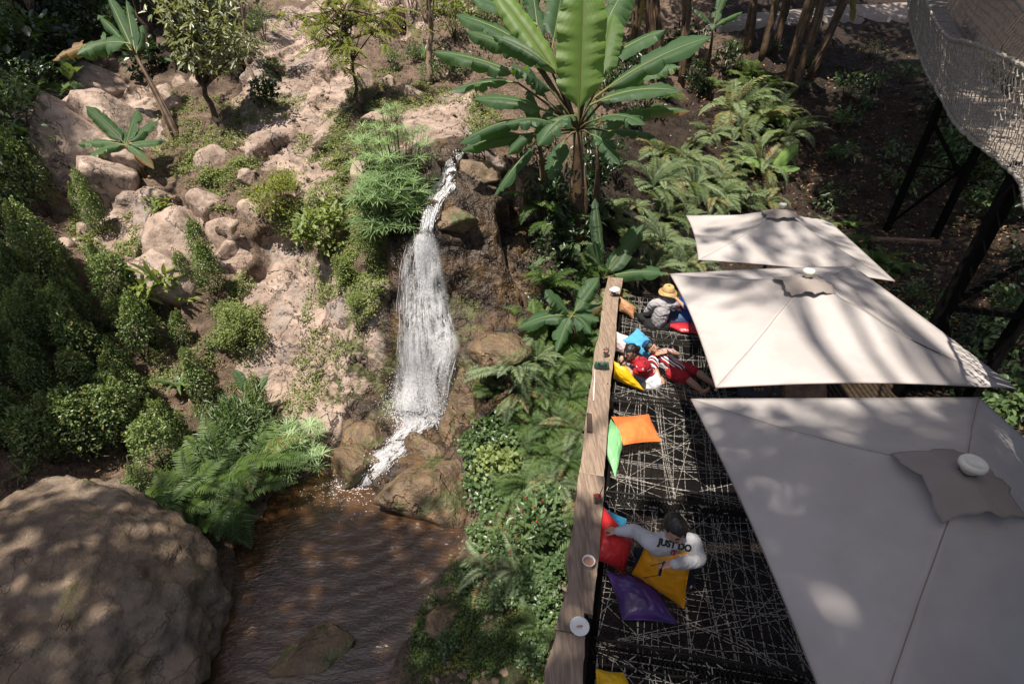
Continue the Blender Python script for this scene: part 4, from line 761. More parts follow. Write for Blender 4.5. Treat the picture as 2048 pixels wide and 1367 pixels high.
g = G(1412,140); banana("slim banana plant near the concrete path", g, PY(1426,55,g[1]), [(None,(1378,12),.34,-.2,K_(arch=.15,tint=.2)),(None,(1452,-25),.36,.3,K_(arch=.03,tint=.5)),(None,(1485,24),.3,-.2,K_(arch=.12,tint=.5)),(None,(1424,60),.2,-.8,K_(arch=.3,tint=.5))], .06, seed=9)
STEMS = [((1493,104),(1512,-15)),((1523,118),(1555,-15)),((1548,110),(1576,-15)),((1566,186),(1624,-10)),((1584,196),(1638,20)),((1615,162),(1698,-15)),((1263,112),(1277,-10)),((1302,165),(1297,-10)),((1322,168),(1312,-10)),((1362,170),(1378,-10))]
for i, (bp, tp) in enumerate(STEMS):
    g = G(*bp); top = PY(tp[0], tp[1], g[1]+.2); top = top + (top-g)*.7; r = np.random.default_rng(300+i); lv = []
    org = g; t = thing('tall_banana_plant', lab("brown banana trunk with dry hanging sheaths", *bp), 'banana plant', tuple(g), 0, 'banana trunks on the upper slope'); mb = MB(); P = np.linspace(g-[0,0,.1], top, 10); w_ = .10 + .03*r.random(); mb.tube(P-g, np.linspace(w_*1.15, w_*.7, 10), 9)
    for k in range(5): a = r.random()*6.28; q = np.array([math.cos(a), math.sin(a), 0])*w_; j = r.integers(0, 4); mb.tube(P[j:j+5]-g + q*np.array([.95,1.,1.05,1.,.8])[:, None] + r.normal(size=(5, 3))*.012, [.01,.05,.06,.05,.02], 6)
    mb.build('stem', PITH, t)
    for k in range(5 if i % 2 == 0 else 4): a = k*1.35 + r.random(); tip = top + np.array([math.cos(a)*1.9, math.sin(a)*1.9, r.uniform(-.3, 1.1)]); bleaf('leaf', t, g, top, tip, .55, .3, seed=900+i*9+k, tint=r.uniform(.2, .6), tears=4)
    if i in (1, 3, 5, 7, 9): bleaf('dead_leaf', t, g, P[6], P[6] + [r.uniform(-.3,.3), -.15, -1.2], .25, .12, nh=(0,-1,.2), seed=700+i, tint=.5, tears=6, dry=1.)
# ---- papyrus
def mk_papy(seed, n, H, sp, bl):
    r = np.random.default_rng(seed); t = thing('papyrus_clump', 'x', 'papyrus'); mb = MB(); ms = MB()
    for i in range(n):
        a = r.random()*6.28; q = sp*math.sqrt(r.random()); b = np.array([math.cos(a)*q*.8, math.sin(a)*q*.8, 0]); h = H*r.uniform(.15, 1.0)*(1.1-.45*q/sp); e = np.array([math.cos(a)*q*1.35, math.sin(a)*q*1.35, h])
        ms.tube([b, (b+e)/2 + [0,0,h*.06], e], [.007,.006,.004], 4, tint=.3); N = 17; an = np.arange(N)*6.28/N + r.random(); el = r.uniform(-.2, .5, N); d = np.stack([np.cos(an)*np.cos(el), np.sin(an)*np.cos(el), np.sin(el)], 1) + nrm(e-b)*.15
        place(mb, BLADE, np.repeat([e], N, 0), d, [0,0,1], bl*r.uniform(.75, 1.15, N), .016, np.clip(r.uniform(.25, .9) + r.normal(size=N)*.1, 0, .92 if r.random() < .93 else 1))
    mb.build('leaf_whorls', F_PAP, t); ms.build('stems', STEM, t); return t
t = mk_papy(1, 190, 1.35, .52, .30); setdown(t, 815,455, .05, 1.); tag(t, "dense bright papyrus clump hanging over the waterfall lip", 'papyrus', 'papyrus clumps'); t.location = tuple(G(795,440) + np.array([0,-.10,-.15]))
t = mk_papy(2, 60, 1.2, .45, .24); setdown(t, 800,345, .05); tag(t, "taller papyrus tuft just above the dense clump", 'papyrus', 'papyrus clumps')
t = mk_papy(3, 34, 1.25, .35, .26); setdown(t, 757,350, .05); tag(t, "thin upright papyrus stems left of the dense clump", 'papyrus', 'papyrus clumps')
t = mk_papy(4, 40, .8, .42, .24); setdown(t, 605,925, -.05); tag(t, "dark papyrus tuft leaning over the pool beside the ferns", 'papyrus', 'papyrus clumps')
# ---- leafy bushes
def mk_bush(name, seed, n, ax, lf, lw, mat, up=.3, tm=LEAF, clumps=9, shell=.5, cat='bush', stems=8, droop=.0):
    r = np.random.default_rng(seed); ax = np.array(ax); t = thing(name, 'x', cat); cc = dirs(r, clumps, .5)*ax*r.uniform(.3, .85, (clumps, 1)); cc[:, 2] += ax[2]; k = r.integers(0, clumps, n); q = dirs(r, n); cs = r.uniform(.3, .55, clumps)
    p = cc[k] + q*(ax*(1-shell*r.random((n, 1))**1.5))*cs[k][:, None]; p[:, 2] = np.abs(p[:, 2]); out = nrm(p - [0,0,ax[2]*.5]); d = nrm(out*.7 + dirs(r, n)*.8 + [0,0,-droop]); mb = MB()
    place(mb, tm, p, d, nrm(out*.4 + dirs(r, n)*.45 + [0,-.1,up+.6]), lf*r.uniform(.6, 1.25, n), lf*lw*r.uniform(.85, 1.1, n), np.clip(r.beta(2, 2, n)*.8 + cs[k]-.4, 0, .92)); mb.build('foliage', mat, t); mb = MB()
    for i in range(min(stems, clumps)): mb.tube([[0,0,-.08], cc[i]*[.4,.4,.55], cc[i]], [.016,.011,.004], 5)
    mb.build('stems', STEM, t); return t
def bush1(px, py, sc, label, *a, sink=.05, **k): o = mk_bush(*a, **k); setdown(o, px, py, sink, sc); tag(o, label, a and k.get('cat', 'bush')); return o
bush1(575,432,1.,"yellow-green bush glowing in full sun on the slope", 'lime_bush', 31, 1500, (.75,.6,.55), .075, .5, F_LIME, clumps=16)
bush1(662,520,1.,"pale broad-leaved bush on the rock left of the waterfall", 'broadleaf_bush', 32, 520, (.5,.45,.6), .17, .45, F_PALE, droop=.5, clumps=12)
bush1(325,462,1.,"young leafy plant growing from the rock slab", 'rock_sapling', 33, 120, (.34,.3,.42), .16, .4, F_PALE, clumps=7, droop=.2, cat='plant')
bush1(352,628,1.,"large-leaved plant with star-like sprays among the clipped shrubs", 'large_leaved_plant', 34, 150, (.65,.55,.6), .34, .3, F_PALE, clumps=9, droop=.25, cat='plant')
bush1(490,690,1.,"pale creeper mound spilling over the rock above the pool", 'creeper_mound', 35, 5200, (.62,.5,.5), .045, .7, F_COVER, clumps=26, droop=.2, tm=LEAF4)
bush1(475,905,1.,"dark oleander-like bush with narrow leaves at the water's edge", 'narrow_leaf_bush', 36, 1500, (.85,.65,.55), .16, .16, F_MID, clumps=26)
bush1(690,570,.9,"green trailing bush under the pale broad-leaved bush", 'trailing_bush', 37, 1500, (.35,.3,.4), .05, .6, F_COVER, clumps=14, droop=.4)
bush1(745,540,.8,"yellowish creeper spilling beside the waterfall's left edge", 'creeper', 38, 2600, (.4,.35,.65), .04, .7, F_COVER, clumps=20, droop=.4, tm=LEAF4)
bush1(715,620,.7,"small creeper patch low on the rock left of the waterfall", 'creeper', 39, 1400, (.45,.3,.3), .04, .7, F_COVER, clumps=14, droop=.3, tm=LEAF4)
for i, (px, py, s) in enumerate([(985,860,.8),(965,930,.8),(1000,940,.85),(960,990,.7),(1010,890,.7),(985,1010,.65),(945,880,.55),(1085,1010,.6),(1105,1070,.55),(1112,1140,.5),(1065,1160,.5),(990,1085,.55),(955,1065,.45),(1092,1215,.45),(1010,1190,.45),(950,1150,.4),(900,1280,.4),(1060,1300,.4)]):
    o = mk_bush('heart_leaf_vine', 40+i, 420, (.5,.45,.4), .11, .8, F_MID if i < 2 else F_PALE if i == 2 else F_MID, clumps=13, droop=.35); setdown(o, px, py+18, .0, s); tag(o, lab("mass of heart-leaved vine on the bank", px, py), 'vine', 'heart-leaved vines on the bank')
BERRY = simple('red_berries', (.5,.02,.02), .4); o = mk_bush('berry_shrub', 48, 420, (.5,.45,.42), .13, .42, F_MID, clumps=16); setdown(o, 1058,1085, .0, 1.); tag(o, "glossy dark shrub with tiny red berries beside the counter", 'shrub'); mb = MB(); r = np.random.default_rng(4)
for i in range(14): q = dirs(r, 1, .8)[0]*[.5,.45,.45] + [0,0,.4]; boulder_mesh(MB(), q, (.014,)*3, i+1, 8, .0, 1).build('berry', BERRY, o)
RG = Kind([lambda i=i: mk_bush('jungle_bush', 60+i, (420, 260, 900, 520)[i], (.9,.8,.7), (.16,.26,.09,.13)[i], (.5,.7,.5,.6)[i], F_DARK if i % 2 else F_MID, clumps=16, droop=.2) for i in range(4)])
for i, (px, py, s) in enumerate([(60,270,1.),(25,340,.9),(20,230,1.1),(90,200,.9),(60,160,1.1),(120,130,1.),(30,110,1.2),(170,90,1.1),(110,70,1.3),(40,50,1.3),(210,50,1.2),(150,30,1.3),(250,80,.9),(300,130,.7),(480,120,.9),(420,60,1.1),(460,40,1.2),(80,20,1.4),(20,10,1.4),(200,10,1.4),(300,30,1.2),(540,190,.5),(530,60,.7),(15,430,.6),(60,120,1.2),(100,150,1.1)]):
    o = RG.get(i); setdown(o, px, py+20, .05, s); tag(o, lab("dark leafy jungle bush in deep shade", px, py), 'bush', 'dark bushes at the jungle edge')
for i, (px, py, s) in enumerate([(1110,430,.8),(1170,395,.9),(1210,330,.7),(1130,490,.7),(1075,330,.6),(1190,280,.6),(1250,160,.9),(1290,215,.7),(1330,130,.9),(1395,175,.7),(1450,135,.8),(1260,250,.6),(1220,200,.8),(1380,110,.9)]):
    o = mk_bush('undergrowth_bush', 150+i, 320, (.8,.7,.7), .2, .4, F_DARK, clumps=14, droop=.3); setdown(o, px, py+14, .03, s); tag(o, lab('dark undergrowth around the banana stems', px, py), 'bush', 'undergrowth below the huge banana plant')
for i, (px, py, s) in enumerate([(150,190,.8),(190,75,.8),(365,110,.5),(555,125,.5)]):
    o = mk_bush('elephant_ear', 70+i, 16, (.6,.5,.55), .55, .75, F_MID, clumps=16, droop=.4, stems=16, cat='plant'); setdown(o, px, py+25, .05, s); tag(o, lab("elephant ear plant with big rounded leaves", px, py), 'plant', 'elephant ear plants')
for i, (px, py, s) in enumerate([(910,60,1.1),(935,25,1.2),(880,15,1.),(985,60,1.),(1000,20,1.1),(830,110,.45),(790,125,.5),(865,150,.5),(905,150,.6),(1060,60,1.2),(1180,120,1.),(1220,60,1.2)]):
    o = mk_bush('sunlit_bush', 80+i, 420, (.8,.7,.6), .12, .55, (F_PALE, F_MID)[i % 2 if i < 5 else 1], clumps=14); setdown(o, px, py+15, .05, s); tag(o, lab("loose leafy bush on the sunny upper slope", px, py), 'bush', 'bushes above the stream')
SEED = Kind([lambda i=i: mk_bush('coffee_seedling', 100+i, 90, (.62,.55,.42), .20, .42, F_MID, clumps=7, droop=.3, stems=7, cat='plant') for i in range(3)])
for i, (px, py, s) in enumerate([(1690,178,.95),(1682,252,1.),(1676,312,1.05),(1655,398,.8),(1745,165,.8),(1790,370,1.),(1780,310,.8),(1840,350,.8),(1725,200,.7),(1610,120,.6),(1470,95,.7),(1395,120,.5),(1740,100,.8),(1800,150,.9),(1600,165,.5),(1545,90,.6)]):
    o = SEED.get(i); setdown(o, px, py+18, .02, s); tag(o, lab("leafy seedling on bare leaf litter", px, py), 'plant', 'seedlings on the shaded slope')
VN = Kind([lambda i=i: mk_bush('climbing_vine', 110+i, 260, (.8,.7,.6), .19, .55, F_MID if i else F_DARK, clumps=14, droop=.4) for i in range(3)])
for i, (px, py, s) in enumerate([(1950,330,1.),(1910,300,1.),(1990,380,1.),(2020,430,1.),(1880,330,.8),(1960,420,.8),(2030,560,.8),(1990,640,.8),(2010,700,.8),(1960,690,.7),(2030,800,.8),(1990,850,.8),(1900,790,.6),(1850,800,.6),(1950,200,1.2),(1880,230,1.),(2040,300,1.1),(1930,740,.6)]):
    o = VN.get(i); setdown(o, px, py+14, .03, s); tag(o, lab("broad-leaved vine growing over the shady slope", px, py), 'vine', 'vines under the bridge')
for i, (px, py, s) in enumerate([(1815,600,.75),(1850,625,.8),(1830,640,.6),(1870,650,.6)]):
    o = mk_bush('flowering_plant', 120+i, 120, (.45,.4,.42), .15, .4, F_MID, clumps=9, cat='plant'); setdown(o, px, py+10, .03, s); tag(o, lab("glossy plant with small red buds", px, py), 'plant', 'red-budded plants beside the umbrella'); mb = MB(); r = np.random.default_rng(i)
    for k in range(5): q = dirs(r, 1, 1.)[0]*[.4,.35,.3] + [0,0,.45]; mb.tube([q, q + [0,0,.06]], [.012,.004], 5)
    mb.build('red_buds', BERRY, o)
# ---- strap-leaved plants
def mk_strap(seed, n, L, W, mat=F_MID):
    r = np.random.default_rng(seed); t = thing('strap_leaved_plant', 'x', 'plant'); mb = MB()
    for i in range(n):
        a = r.random()*6.28; el = r.uniform(.5, 1.4); l = L*r.uniform(.6, 1.1); q = np.linspace(0, 1, 7); an = el - 1.5*q**1.5*r.uniform(.4, 1.1); h = np.array([math.cos(a), math.sin(a), 0]); P = np.concatenate([[[0,0,0]], np.cumsum(np.cos(an)[1:, None]*h*l/6 + np.sin(an)[1:, None]*np.array([0,0,1])*l/6, axis=0)]); s = np.array([-h[1], h[0], 0]); w = W*np.array([.6,.9,1,.95,.75,.45,.03])[:, None]
        mb.grid(np.stack([P - s*w/2, P - np.array([0,0,1])*w*.12, P + s*w/2], 1), r.uniform(.2, .9))
    mb.build('leaves', mat, t); return t
for i, (px, py, n, L, W, lb) in enumerate([(45,520,34,.75,.05,"tall spiky tuft of strap leaves among the shrubs"),(75,560,26,.6,.05,"second spiky tuft just below the tall one"),(362,775,20,.62,.085,"bright strap-leaved plant on the mossy slope between shrub rows"),(205,665,22,.5,.05,"strap-leaved tuft between shaded shrubs"),(48,948,14,.35,.03,"tiny spiky rosette on bare soil behind the huge boulder"),(150,640,20,.5,.05,"dark strap-leaved tuft in the shaded shrubs"),(850,120,26,.8,.06,"strap-leaved tuft at the foot of the forked trunk"),(1165,455,14,.6,.06,"strap leaves under the huge banana plant")]):
    o = mk_strap(130+i, n, L, W); setdown(o, px, py, .02); tag(o, lb, 'plant')
# ---- small trees
def tree(label, base, top, r0, crown, mat, lf, lw, name='slender_tree', nb=12, seed=0, bark=None, wig=.05, droop=.5, feather=False, group=None, nl=26, extra=1.0):
    r = np.random.default_rng(seed); g = np.array(base); t = thing(name, label, 'tree', tuple(g), 0, group); n = 12; P = np.linspace(g - [0,0,.1], top, n) - g; P[1:-1] += r.normal(size=(n-2, 3))*wig*[1,1,.3]; P[:, :] = P
    mb = MB().tube(P, np.linspace(r0, r0*.35, n), 8); fl = MB(); cc, cax = np.array(crown[0])-g, np.array(crown[1]) if crown else (None, None)
    for i in range(nb):
        s = r.integers(int(n*.5), n); e = cc + dirs(r, 1)[0]*cax*r.uniform(.5, 1.); m_ = (P[s]+e)/2 + [0,0,.12]; br = np.stack([P[s]*(1-q)**2 + 2*m_*q*(1-q) + e*q*q for q in np.linspace(0, 1, 7)]); mb.tube(br, np.linspace(r0*.35, .004, 7), 5)
        N = int(nl*extra); k = r.uniform(.35, 1, N)*6; j = np.minimum(k.astype(int), 5); c = br[j] + (br[j+1]-br[j])*(k-j)[:, None]; 
        if not feather:
            d = nrm(dirs(r, N)*[1,1,.5] + [0,0,-droop]); c = c + dirs(r, N)*.16*cax.mean(); place(fl, LEAF, c, d, nrm(dirs(r, N)*.4 + [0,-.2,1]), lf*r.uniform(.6, 1.2, N), lf*lw, np.clip(r.beta(2, 2, N), 0, .92))
        else:
            for w_ in range(N//4):
                a = r.random()*6.28; el = r.uniform(-.5, .25); h = np.array([math.cos(a)*math.cos(el), math.sin(a)*math.cos(el), math.sin(el)]); s_ = nrm(np.cross(h, [0,0,1])); L = .42*r.uniform(.7, 1.2); q = np.linspace(.15, 1, 9); pp = c[w_] + h*q[:, None]*L + np.array([0,0,-1])*(q**2)[:, None]*L*.3; fl.tube(pp[[0,4,8]], .0025, 3, cap=False); tn = r.uniform(.15, .9) if r.random() > .05 else 1.
                for sd in (-1, 1): place(fl, LEAF4, pp, nrm(s_*sd + h*.5 + [0,0,-.35]), [0,0,1], lf*r.uniform(.8, 1.2, 9), lf*lw, tn)
    mb.build('trunk', bark or BARK, t); fl.build('crown', mat, t); return t
g = G(447,264); tp = PY(368,88,g[1]+.5); cr0 = PY(410,45,g[1]+.2); tree("tree with drooping pale leaves and a dark slanting trunk", g, tp, .085, (cr0, (1.35,1.,1.05)), F_TREE, .24, .27, nb=46, seed=1, bark=DKBARK, nl=30)
g = G(722,224); tp = PY(688,20,g[1]+.2); cr0 = PY(688,45,g[1]); tree("slim tree with feathery compound leaves on the bare rock slope", g, tp, .05, (cr0, (1.6,1.2,1.15)), F_FEATHER, .125, .3, nb=34, seed=2, bark=DKBARK, feather=True, nl=24)
g = G(507,168); tp = PY(470,-40,g[1]+.3); tree("thin pinkish trunk between the drooping-leaf tree and the bare rock", g, tp, .06, (tp + [0,0,.8], (1.3,1.1,.7)), F_TREE, .18, .28, nb=12, seed=3)
g = G(860,170); tp = PY(852,-30,g[1]+.3); t4 = tree("pale forked trunk above the stream", g, tp, .09, (tp + [0,0,1.2], (1.1,1.,.7)), F_MID, .14, .4, nb=10, seed=4); MB().tube(np.array([PY(857,60,g[1]+.2), PY(840,10,g[1]+.3), PY(822,-40,g[1]+.4)])-g, [.05,.04,.03], 7).build('limb', BARK, t4)
for i, (bp, tp, w_, lb) in enumerate([((352,146),(317,-20),.05,"thin grey trunk behind the drooping-leaf tree"),((826,120),(822,-30),.04,"thin stick-like trunk left of the forked trunk"),((300,100),(272,-20),.22,"thick dark rooty trunk at the shady jungle edge"),((20,108),(30,-20),.06,"thin pale trunk at the dark upper corner"),((76,112),(38,-20),.05,"slanting dark trunk in the upper jungle"),((103,128),(48,-20),.07,"brown slanting trunk next to the torn banana leaf"),((112,96),(70,-20),.05,"grey slanting trunk in the upper jungle"),((525,48),(512,-30),.08,"dark trunk above the bare rock slope"),((965,360),(955,290),.025,"bare thin sapling beside the upper stream")]):
    g = G(*bp); top = PY(tp[0], tp[1], g[1]+.3); 
    if i == 8: tree(lb, g, top, w_, (top + [0,0,.3], (.4,.35,.35)), F_FEATHER, .06, .4, nb=12, seed=20+i, bark=DKBARK, nl=5)
    else: tree(lb, g, top, w_, (top + [0,0,1.3], (1.4,1.2,.8)), F_DARK, .17, .4, nb=14, seed=20+i, bark=(DKBARK, BARK)[i % 2])
# ---- stuff: creeping ground cover, bank weeds, fallen leaves
def ground_scatter(name, polys, N, lf, lw, mat, seed, per=5, lift=.03, flat=.6, thr=-.1, nsc=1.6, cat=None, tm=LEAF4, tmax=.92):
    r = np.random.default_rng(seed); mb = MB(); C = []
    A = [abs(sum(p[i][0]*p[(i+1) % len(p)][1]-p[(i+1) % len(p)][0]*p[i][1] for i in range(len(p))))/2 for p in polys]; tot = sum(A)
    for p, a in zip(polys, A):
        k = int(N*a/tot); b = np.array(p); q = r.uniform(b.min(0), b.max(0), (k*4, 2)); q = q[inpoly(q, p)][:k]; C.append(q)
    q = np.concatenate(C); pts = np.array([G(x, y) for x, y in q]); ok = fbm(pts*nsc + seed, 3) > thr; ok &= pts[:, 2] > WZ+.03; pts = pts[ok]
    M = len(pts); pts = np.repeat(pts, per, 0) + r.normal(size=(M*per, 3))*[lf*1.3, lf*1.3, lf*.3]; n = len(pts); d = nrm(r.normal(size=(n, 3))*[1,1,.35] + [0,0,.15]); pts[:, 2] += lift*r.random(n)
    place(mb, tm, pts, d, nrm(r.normal(size=(n, 3))*(1-flat) + [0,-.15,1]), lf*r.uniform(.5, 1.3, n), lf*lw, np.clip(np.repeat(r.beta(2, 2, M), per) + r.normal(size=n)*.1, 0, tmax) if tmax < 1 else r.random(n)); return tag(mb.build(name, mat), kind='stuff')
ground_scatter('ground_cover_leaves', [[(600,260),(730,170),(800,220),(760,330),(640,350),(590,300)],[(480,240),(560,130),(620,200),(560,260)],[(330,180),(500,200),(500,350),(380,380),(300,300)],[(380,270),(520,320),(520,430),(420,420),(370,360)],[(540,430),(700,330),(780,360),(770,560),(640,560),(560,480)],[(730,140),(860,130),(930,200),(800,230)],[(940,180),(1060,200),(1020,290),(930,260)],[(480,540),(560,600),(510,700),(420,650)],[(640,560),(760,520),(770,600),(700,680),(640,640)],[(150,400),(260,400),(300,520),(230,580),(140,480)]], 15000, .05, .65, F_COVER, 1, per=6, thr=-.05, nsc=1.3)
ground_scatter('mossy_slope_plants', [[(380,640),(520,700),(420,860),(340,800),(330,700)],[(300,700),(420,840),(600,900),(330,960),(180,940),(220,860)],[(0,520),(300,560),(380,700),(200,860),(0,860)],[(620,560),(700,700),(640,800),(560,860)]], 8000, .045, .7, F_COVER, 2, per=5, thr=-.05)
ground_scatter('bank_weeds', [[(960,1040),(1090,1000),(1140,1100),(1120,1250),(1090,1400),(770,1400),(850,1220),(900,1100)],[(1040,900),(1150,900),(1130,1060),(1020,1020)],[(960,1080),(1130,1060),(1110,1390),(800,1390)]], 11000, .045, .6, F_BANK, 3, per=5, thr=.08, nsc=1.8)
ground_scatter('jungle_floor_leaves', [[(-20,-20),(330,-20),(330,60),(170,150),(60,300),(60,480),(-20,520)],[(1090,400),(1250,250),(1200,560),(1080,700),(1060,560)],[(700,-10),(1230,-10),(1230,130),(900,150),(760,100)]], 4500, .085, .6, F_DARK, 4, per=4, thr=-.25)
ground_scatter('bank_moss_leaves', [[(940,1060),(1120,1020),(1140,1100),(1100,1400),(780,1400),(860,1220)]], 4000, .028, .8, F_LIME, 15, per=4, thr=.3, nsc=2.2)
ground_scatter('slope_weeds', [[(1380,160),(1800,60),(2048,260),(2048,900),(1760,600),(1600,420),(1560,250)],[(1240,300),(1560,200),(1560,400),(1240,560)]], 3600, .06, .6, F_DARK, 5, per=5, thr=.05)
LIT = foliage('fallen_leaves', (.07,.035,.018), (.33,.20,.10), .7, .05, .2); ground_scatter('leaf_litter', [[(1380,160),(1800,60),(2048,260),(2048,900),(1760,600),(1600,420),(1400,300)],[(1250,150),(1500,170),(1400,240)]], 5200, .12, .42, LIT, 6, per=1, thr=-2, tm=LEAF4, tmax=1.)
ground_scatter('slope_litter', [[(300,130),(500,200),(460,330),(340,330)],[(0,930),(340,930),(200,980),(0,1000)],[(700,150),(960,140),(1040,240),(760,230)],[(100,420),(600,600),(350,860),(100,700)]], 900, .07, .4, LIT, 7, per=1, thr=-2, tmax=1.)
mb = MB(); r = np.random.default_rng(77); P_ = [(r.uniform(860,1140), r.uniform(1060,1390)) for _ in range(170)] + [(r.uniform(1400,2040), r.uniform(120,760)) for _ in range(160)] + [(r.uniform(300,700), r.uniform(180,520)) for _ in range(120)]
for i, (x, y) in enumerate(P_):
    g = G(x, y)
    if g[2] > WZ: s = r.uniform(.012,.05); boulder_mesh(mb, g, (s*1.3, s, s*.8), i % 40, 9, .05, 2)
tag(mb.build('pebbles', BROWNROCK), kind='stuff')
# concrete path across the top of the slope
m = NT('worn_concrete'); f = m.noise(3., 6, .65); CONC = m.done(m.prin(m.mix(f, (.16,.13,.11), (.30,.25,.215)), .85, m.bump(f, .4, .03), .3))
L = np.array([(1395,72),(1450,66),(1520,58),(1600,50),(1680,46),(1760,46),(1830,44)], float); Rr = np.array([(1420,52),(1470,36),(1540,30),(1620,24),(1700,16),(1770,14),(1840,10)], float); P = np.zeros((60, 8, 3)); k = np.linspace(0, 6, 60)
for i in range(60):
    for j in range(8): q = [np.interp(k[i], np.arange(7), L[:, c]*(1-j/7) + Rr[:, c]*j/7) for c in (0, 1)]; P[i, j] = G(*q) + [0,0,.12 + .02*math.sin(i*.5+j)]
for _ in range(6): P[1:-1] = (P[:-2]+P[1:-1]*2+P[2:])/4
for _ in range(3): P[:, 1:-1] = (P[:, :-2]+P[:, 1:-1]*2+P[:, 2:])/4
P[:, 0, 2] -= .25; tag(MB().grid(P).build('concrete_path', CONC), kind='structure')
o = MB().tube([G(467,128)+[0,0,.02], G(468,105)+[0,0,.3], PY(462,85,G(468,120)[1])], .016, 6).build('hose_pipe', simple('blue_pipe', (.03,.13,.42), .4)); tag(o, "thin blue pipe standing in the shade right of the drooping-leaf tree", 'pipe')
# ------------------------------------------------------------------ cushions, table things and people
_ks = np.array([e[1] + e[0]*.1667 for e in E]); _kz = np.array([e[2] for e in E])
def netz(p): return float(np.interp(p[1] + p[0]*.1667, _ks, _kz)) - .05
def NZ(px, py, h=0.):              # point seen at a pixel, h above the net floor
    z = -4.6
    for _ in range(25): p = PZ(px, py, z); z = .5*z + .5*(netz(p)+h)
    return PZ(px, py, z)
def leather(name, col, rough=.33): 
    m = NT(name); o = m.obj(); w = m.noise(3.2, 4, .55, o, 1.2); f = m.noise(40., 3)
    c = m.mix(m.ramp(w, .3, .7), tuple(x*.85 for x in col), tuple(min(1, x*1.1) for x in col)); return m.done(m.prin(c, rough, m.bump(m.math('ADD', w, m.math('MULTIPLY', f, .05)), .35, .03), .45))
def cushion(label, corners, th, col, seed, rough=.36):
    A, B, C, D = [NZ(x, y, h) for x, y, h in corners]; c = (A+B+C+D)/4; nn = nrm(np.cross(C-A, D-B)); nn = nn if nn @ (-c) > 0 else -nn; n = 30; u = np.linspace(0, 1, n+1); U_, V_ = np.meshgrid(u, u); e = lambda q: np.sin(np.pi*q)
    base = A*((1-U_)*(1-V_))[..., None] + B*(U_*(1-V_))[..., None] + C*(U_*V_)[..., None] + D*((1-U_)*V_)[..., None]; ins = .075
    sz = np.linalg.norm(B-A); base = base + ((c-base)*(ins*np.maximum(e(U_)*(np.abs(V_-.5)*2)**3, e(V_)*(np.abs(U_-.5)*2)**3))[..., None])
    prof = (np.clip(e(U_)*e(V_), 0, 1))**.5; p3 = np.stack([U_*5, V_*5, 0*U_ + seed*3.3], -1).reshape(-1, 3); edge = np.minimum(np.minimum(U_, 1-U_), np.minimum(V_, 1-V_))
    ang = np.arctan2(V_-.5, U_-.5); pk = np.stack([np.cos(ang)*3.2, np.sin(ang)*3.2, np.hypot(U_-.5, V_-.5)*1.3 + seed], -1).reshape(-1, 3); wr = fbm(pk*1.7, 3).reshape(U_.shape)*.5*np.exp(-edge*5) + fbm(p3*[.8, 1.6, 1], 3).reshape(U_.shape)*.22 + (1-np.abs(fbm(p3*.55+9, 2)).reshape(U_.shape)*2.6).clip(0, 1)*.10
    mb = MB(); z = th/2*prof*(1 + .35*wr) + th*.05*wr*(edge > .01)
    mb.grid(base - c + nn*z[..., None]); mb.grid((base - c - nn*(th/2*prof)[..., None])[::-1])
    o = mb.build('cushion', leather('cushion_leather', col, rough)); o.location = c; tag(o, label, 'cushion', 'bean cushions on the nets'); 
    bp = base - c; pp = np.concatenate([bp[0], bp[1:, -1], bp[-1, ::-1][1:], bp[::-1, 0][1:]]); MB().tube(pp, .0045, 5, cap=False).build('piping', o.data.materials[0], o); return o
cushion("tan cushion tucked beside the far counter board", [(1236,590,.42),(1272,614,.2),(1267,637,.04),(1237,620,.15)], .2, (.42,.21,.10), 1, .5)
cushion("orange cushion under the hat wearer's arm", [(1336,616,.12),(1384,616,.12),(1392,642,.08),(1340,641,.08)], .24, (.75,.28,.015), 2)
cushion("dark red cushion lying flat behind the orange one, half under the umbrella", [(1328,648,.06),(1388,644,.08),(1400,668,.05),(1362,663,.05)], .14, (.38,.02,.03), 3)
cushion("pale pink cushion between the counter and the light blue cushion", [(1229,661,.45),(1256,672,.4),(1263,716,.08),(1229,700,.12)], .17, (.66,.48,.48), 4, .45)
cushion("light blue cushion behind the lying man's head", [(1245,680,.45),(1275,656,.4),(1314,698,.12),(1294,717,.12)], .2, (.10,.40,.66), 5)
cushion("yellow cushion the phone reader leans on", [(1228,722,.45),(1252,737,.38),(1289,781,.05),(1227,756,.1)], .18, (.80,.46,.012), 6)
cushion("orange square cushion, half in shade", [(1223,833,.34),(1297,828,.18),(1323,882,.10),(1247,889,.24)], .17, (.74,.20,.055), 7)
cushion("mint green cushion standing against the counter", [(1222,838,.36),(1247,872,.20),(1231,955,.03),(1205,885,.32)], .16, (.23,.55,.24), 8, .45)
cushion("bright blue cushion peeking from behind the red one", [(1203,1013,.42),(1252,1037,.2),(1252,1085,.05),(1206,1070,.2)], .12, (.06,.34,.58), 9)
cushion("glossy red cushion under the sweatshirt man's hand", [(1207,1013,.52),(1265,1081,.36),(1249,1146,.06),(1190,1117,.36)], .2, (.60,.035,.035), 10, .25)
cushion("deep purple cushion in front of the mustard one", [(1214,1143,.20),(1304,1158,.12),(1355,1247,.08),(1245,1238,.08)], .22, (.045,.02,.11), 11, .33)
cushion("large mustard cushion hugged by the man in the white sweatshirt", [(1297,1067,.66),(1386,1110,.64),(1368,1216,.12),(1264,1147,.2)], .2, (.62,.26,.008), 12, .27)
cushion("bright yellow cushion cut by the bottom edge of the view", [(1193,1337,.2),(1246,1345,.15),(1285,1420,.05),(1190,1420,.1)], .2, (.78,.45,.01), 13)
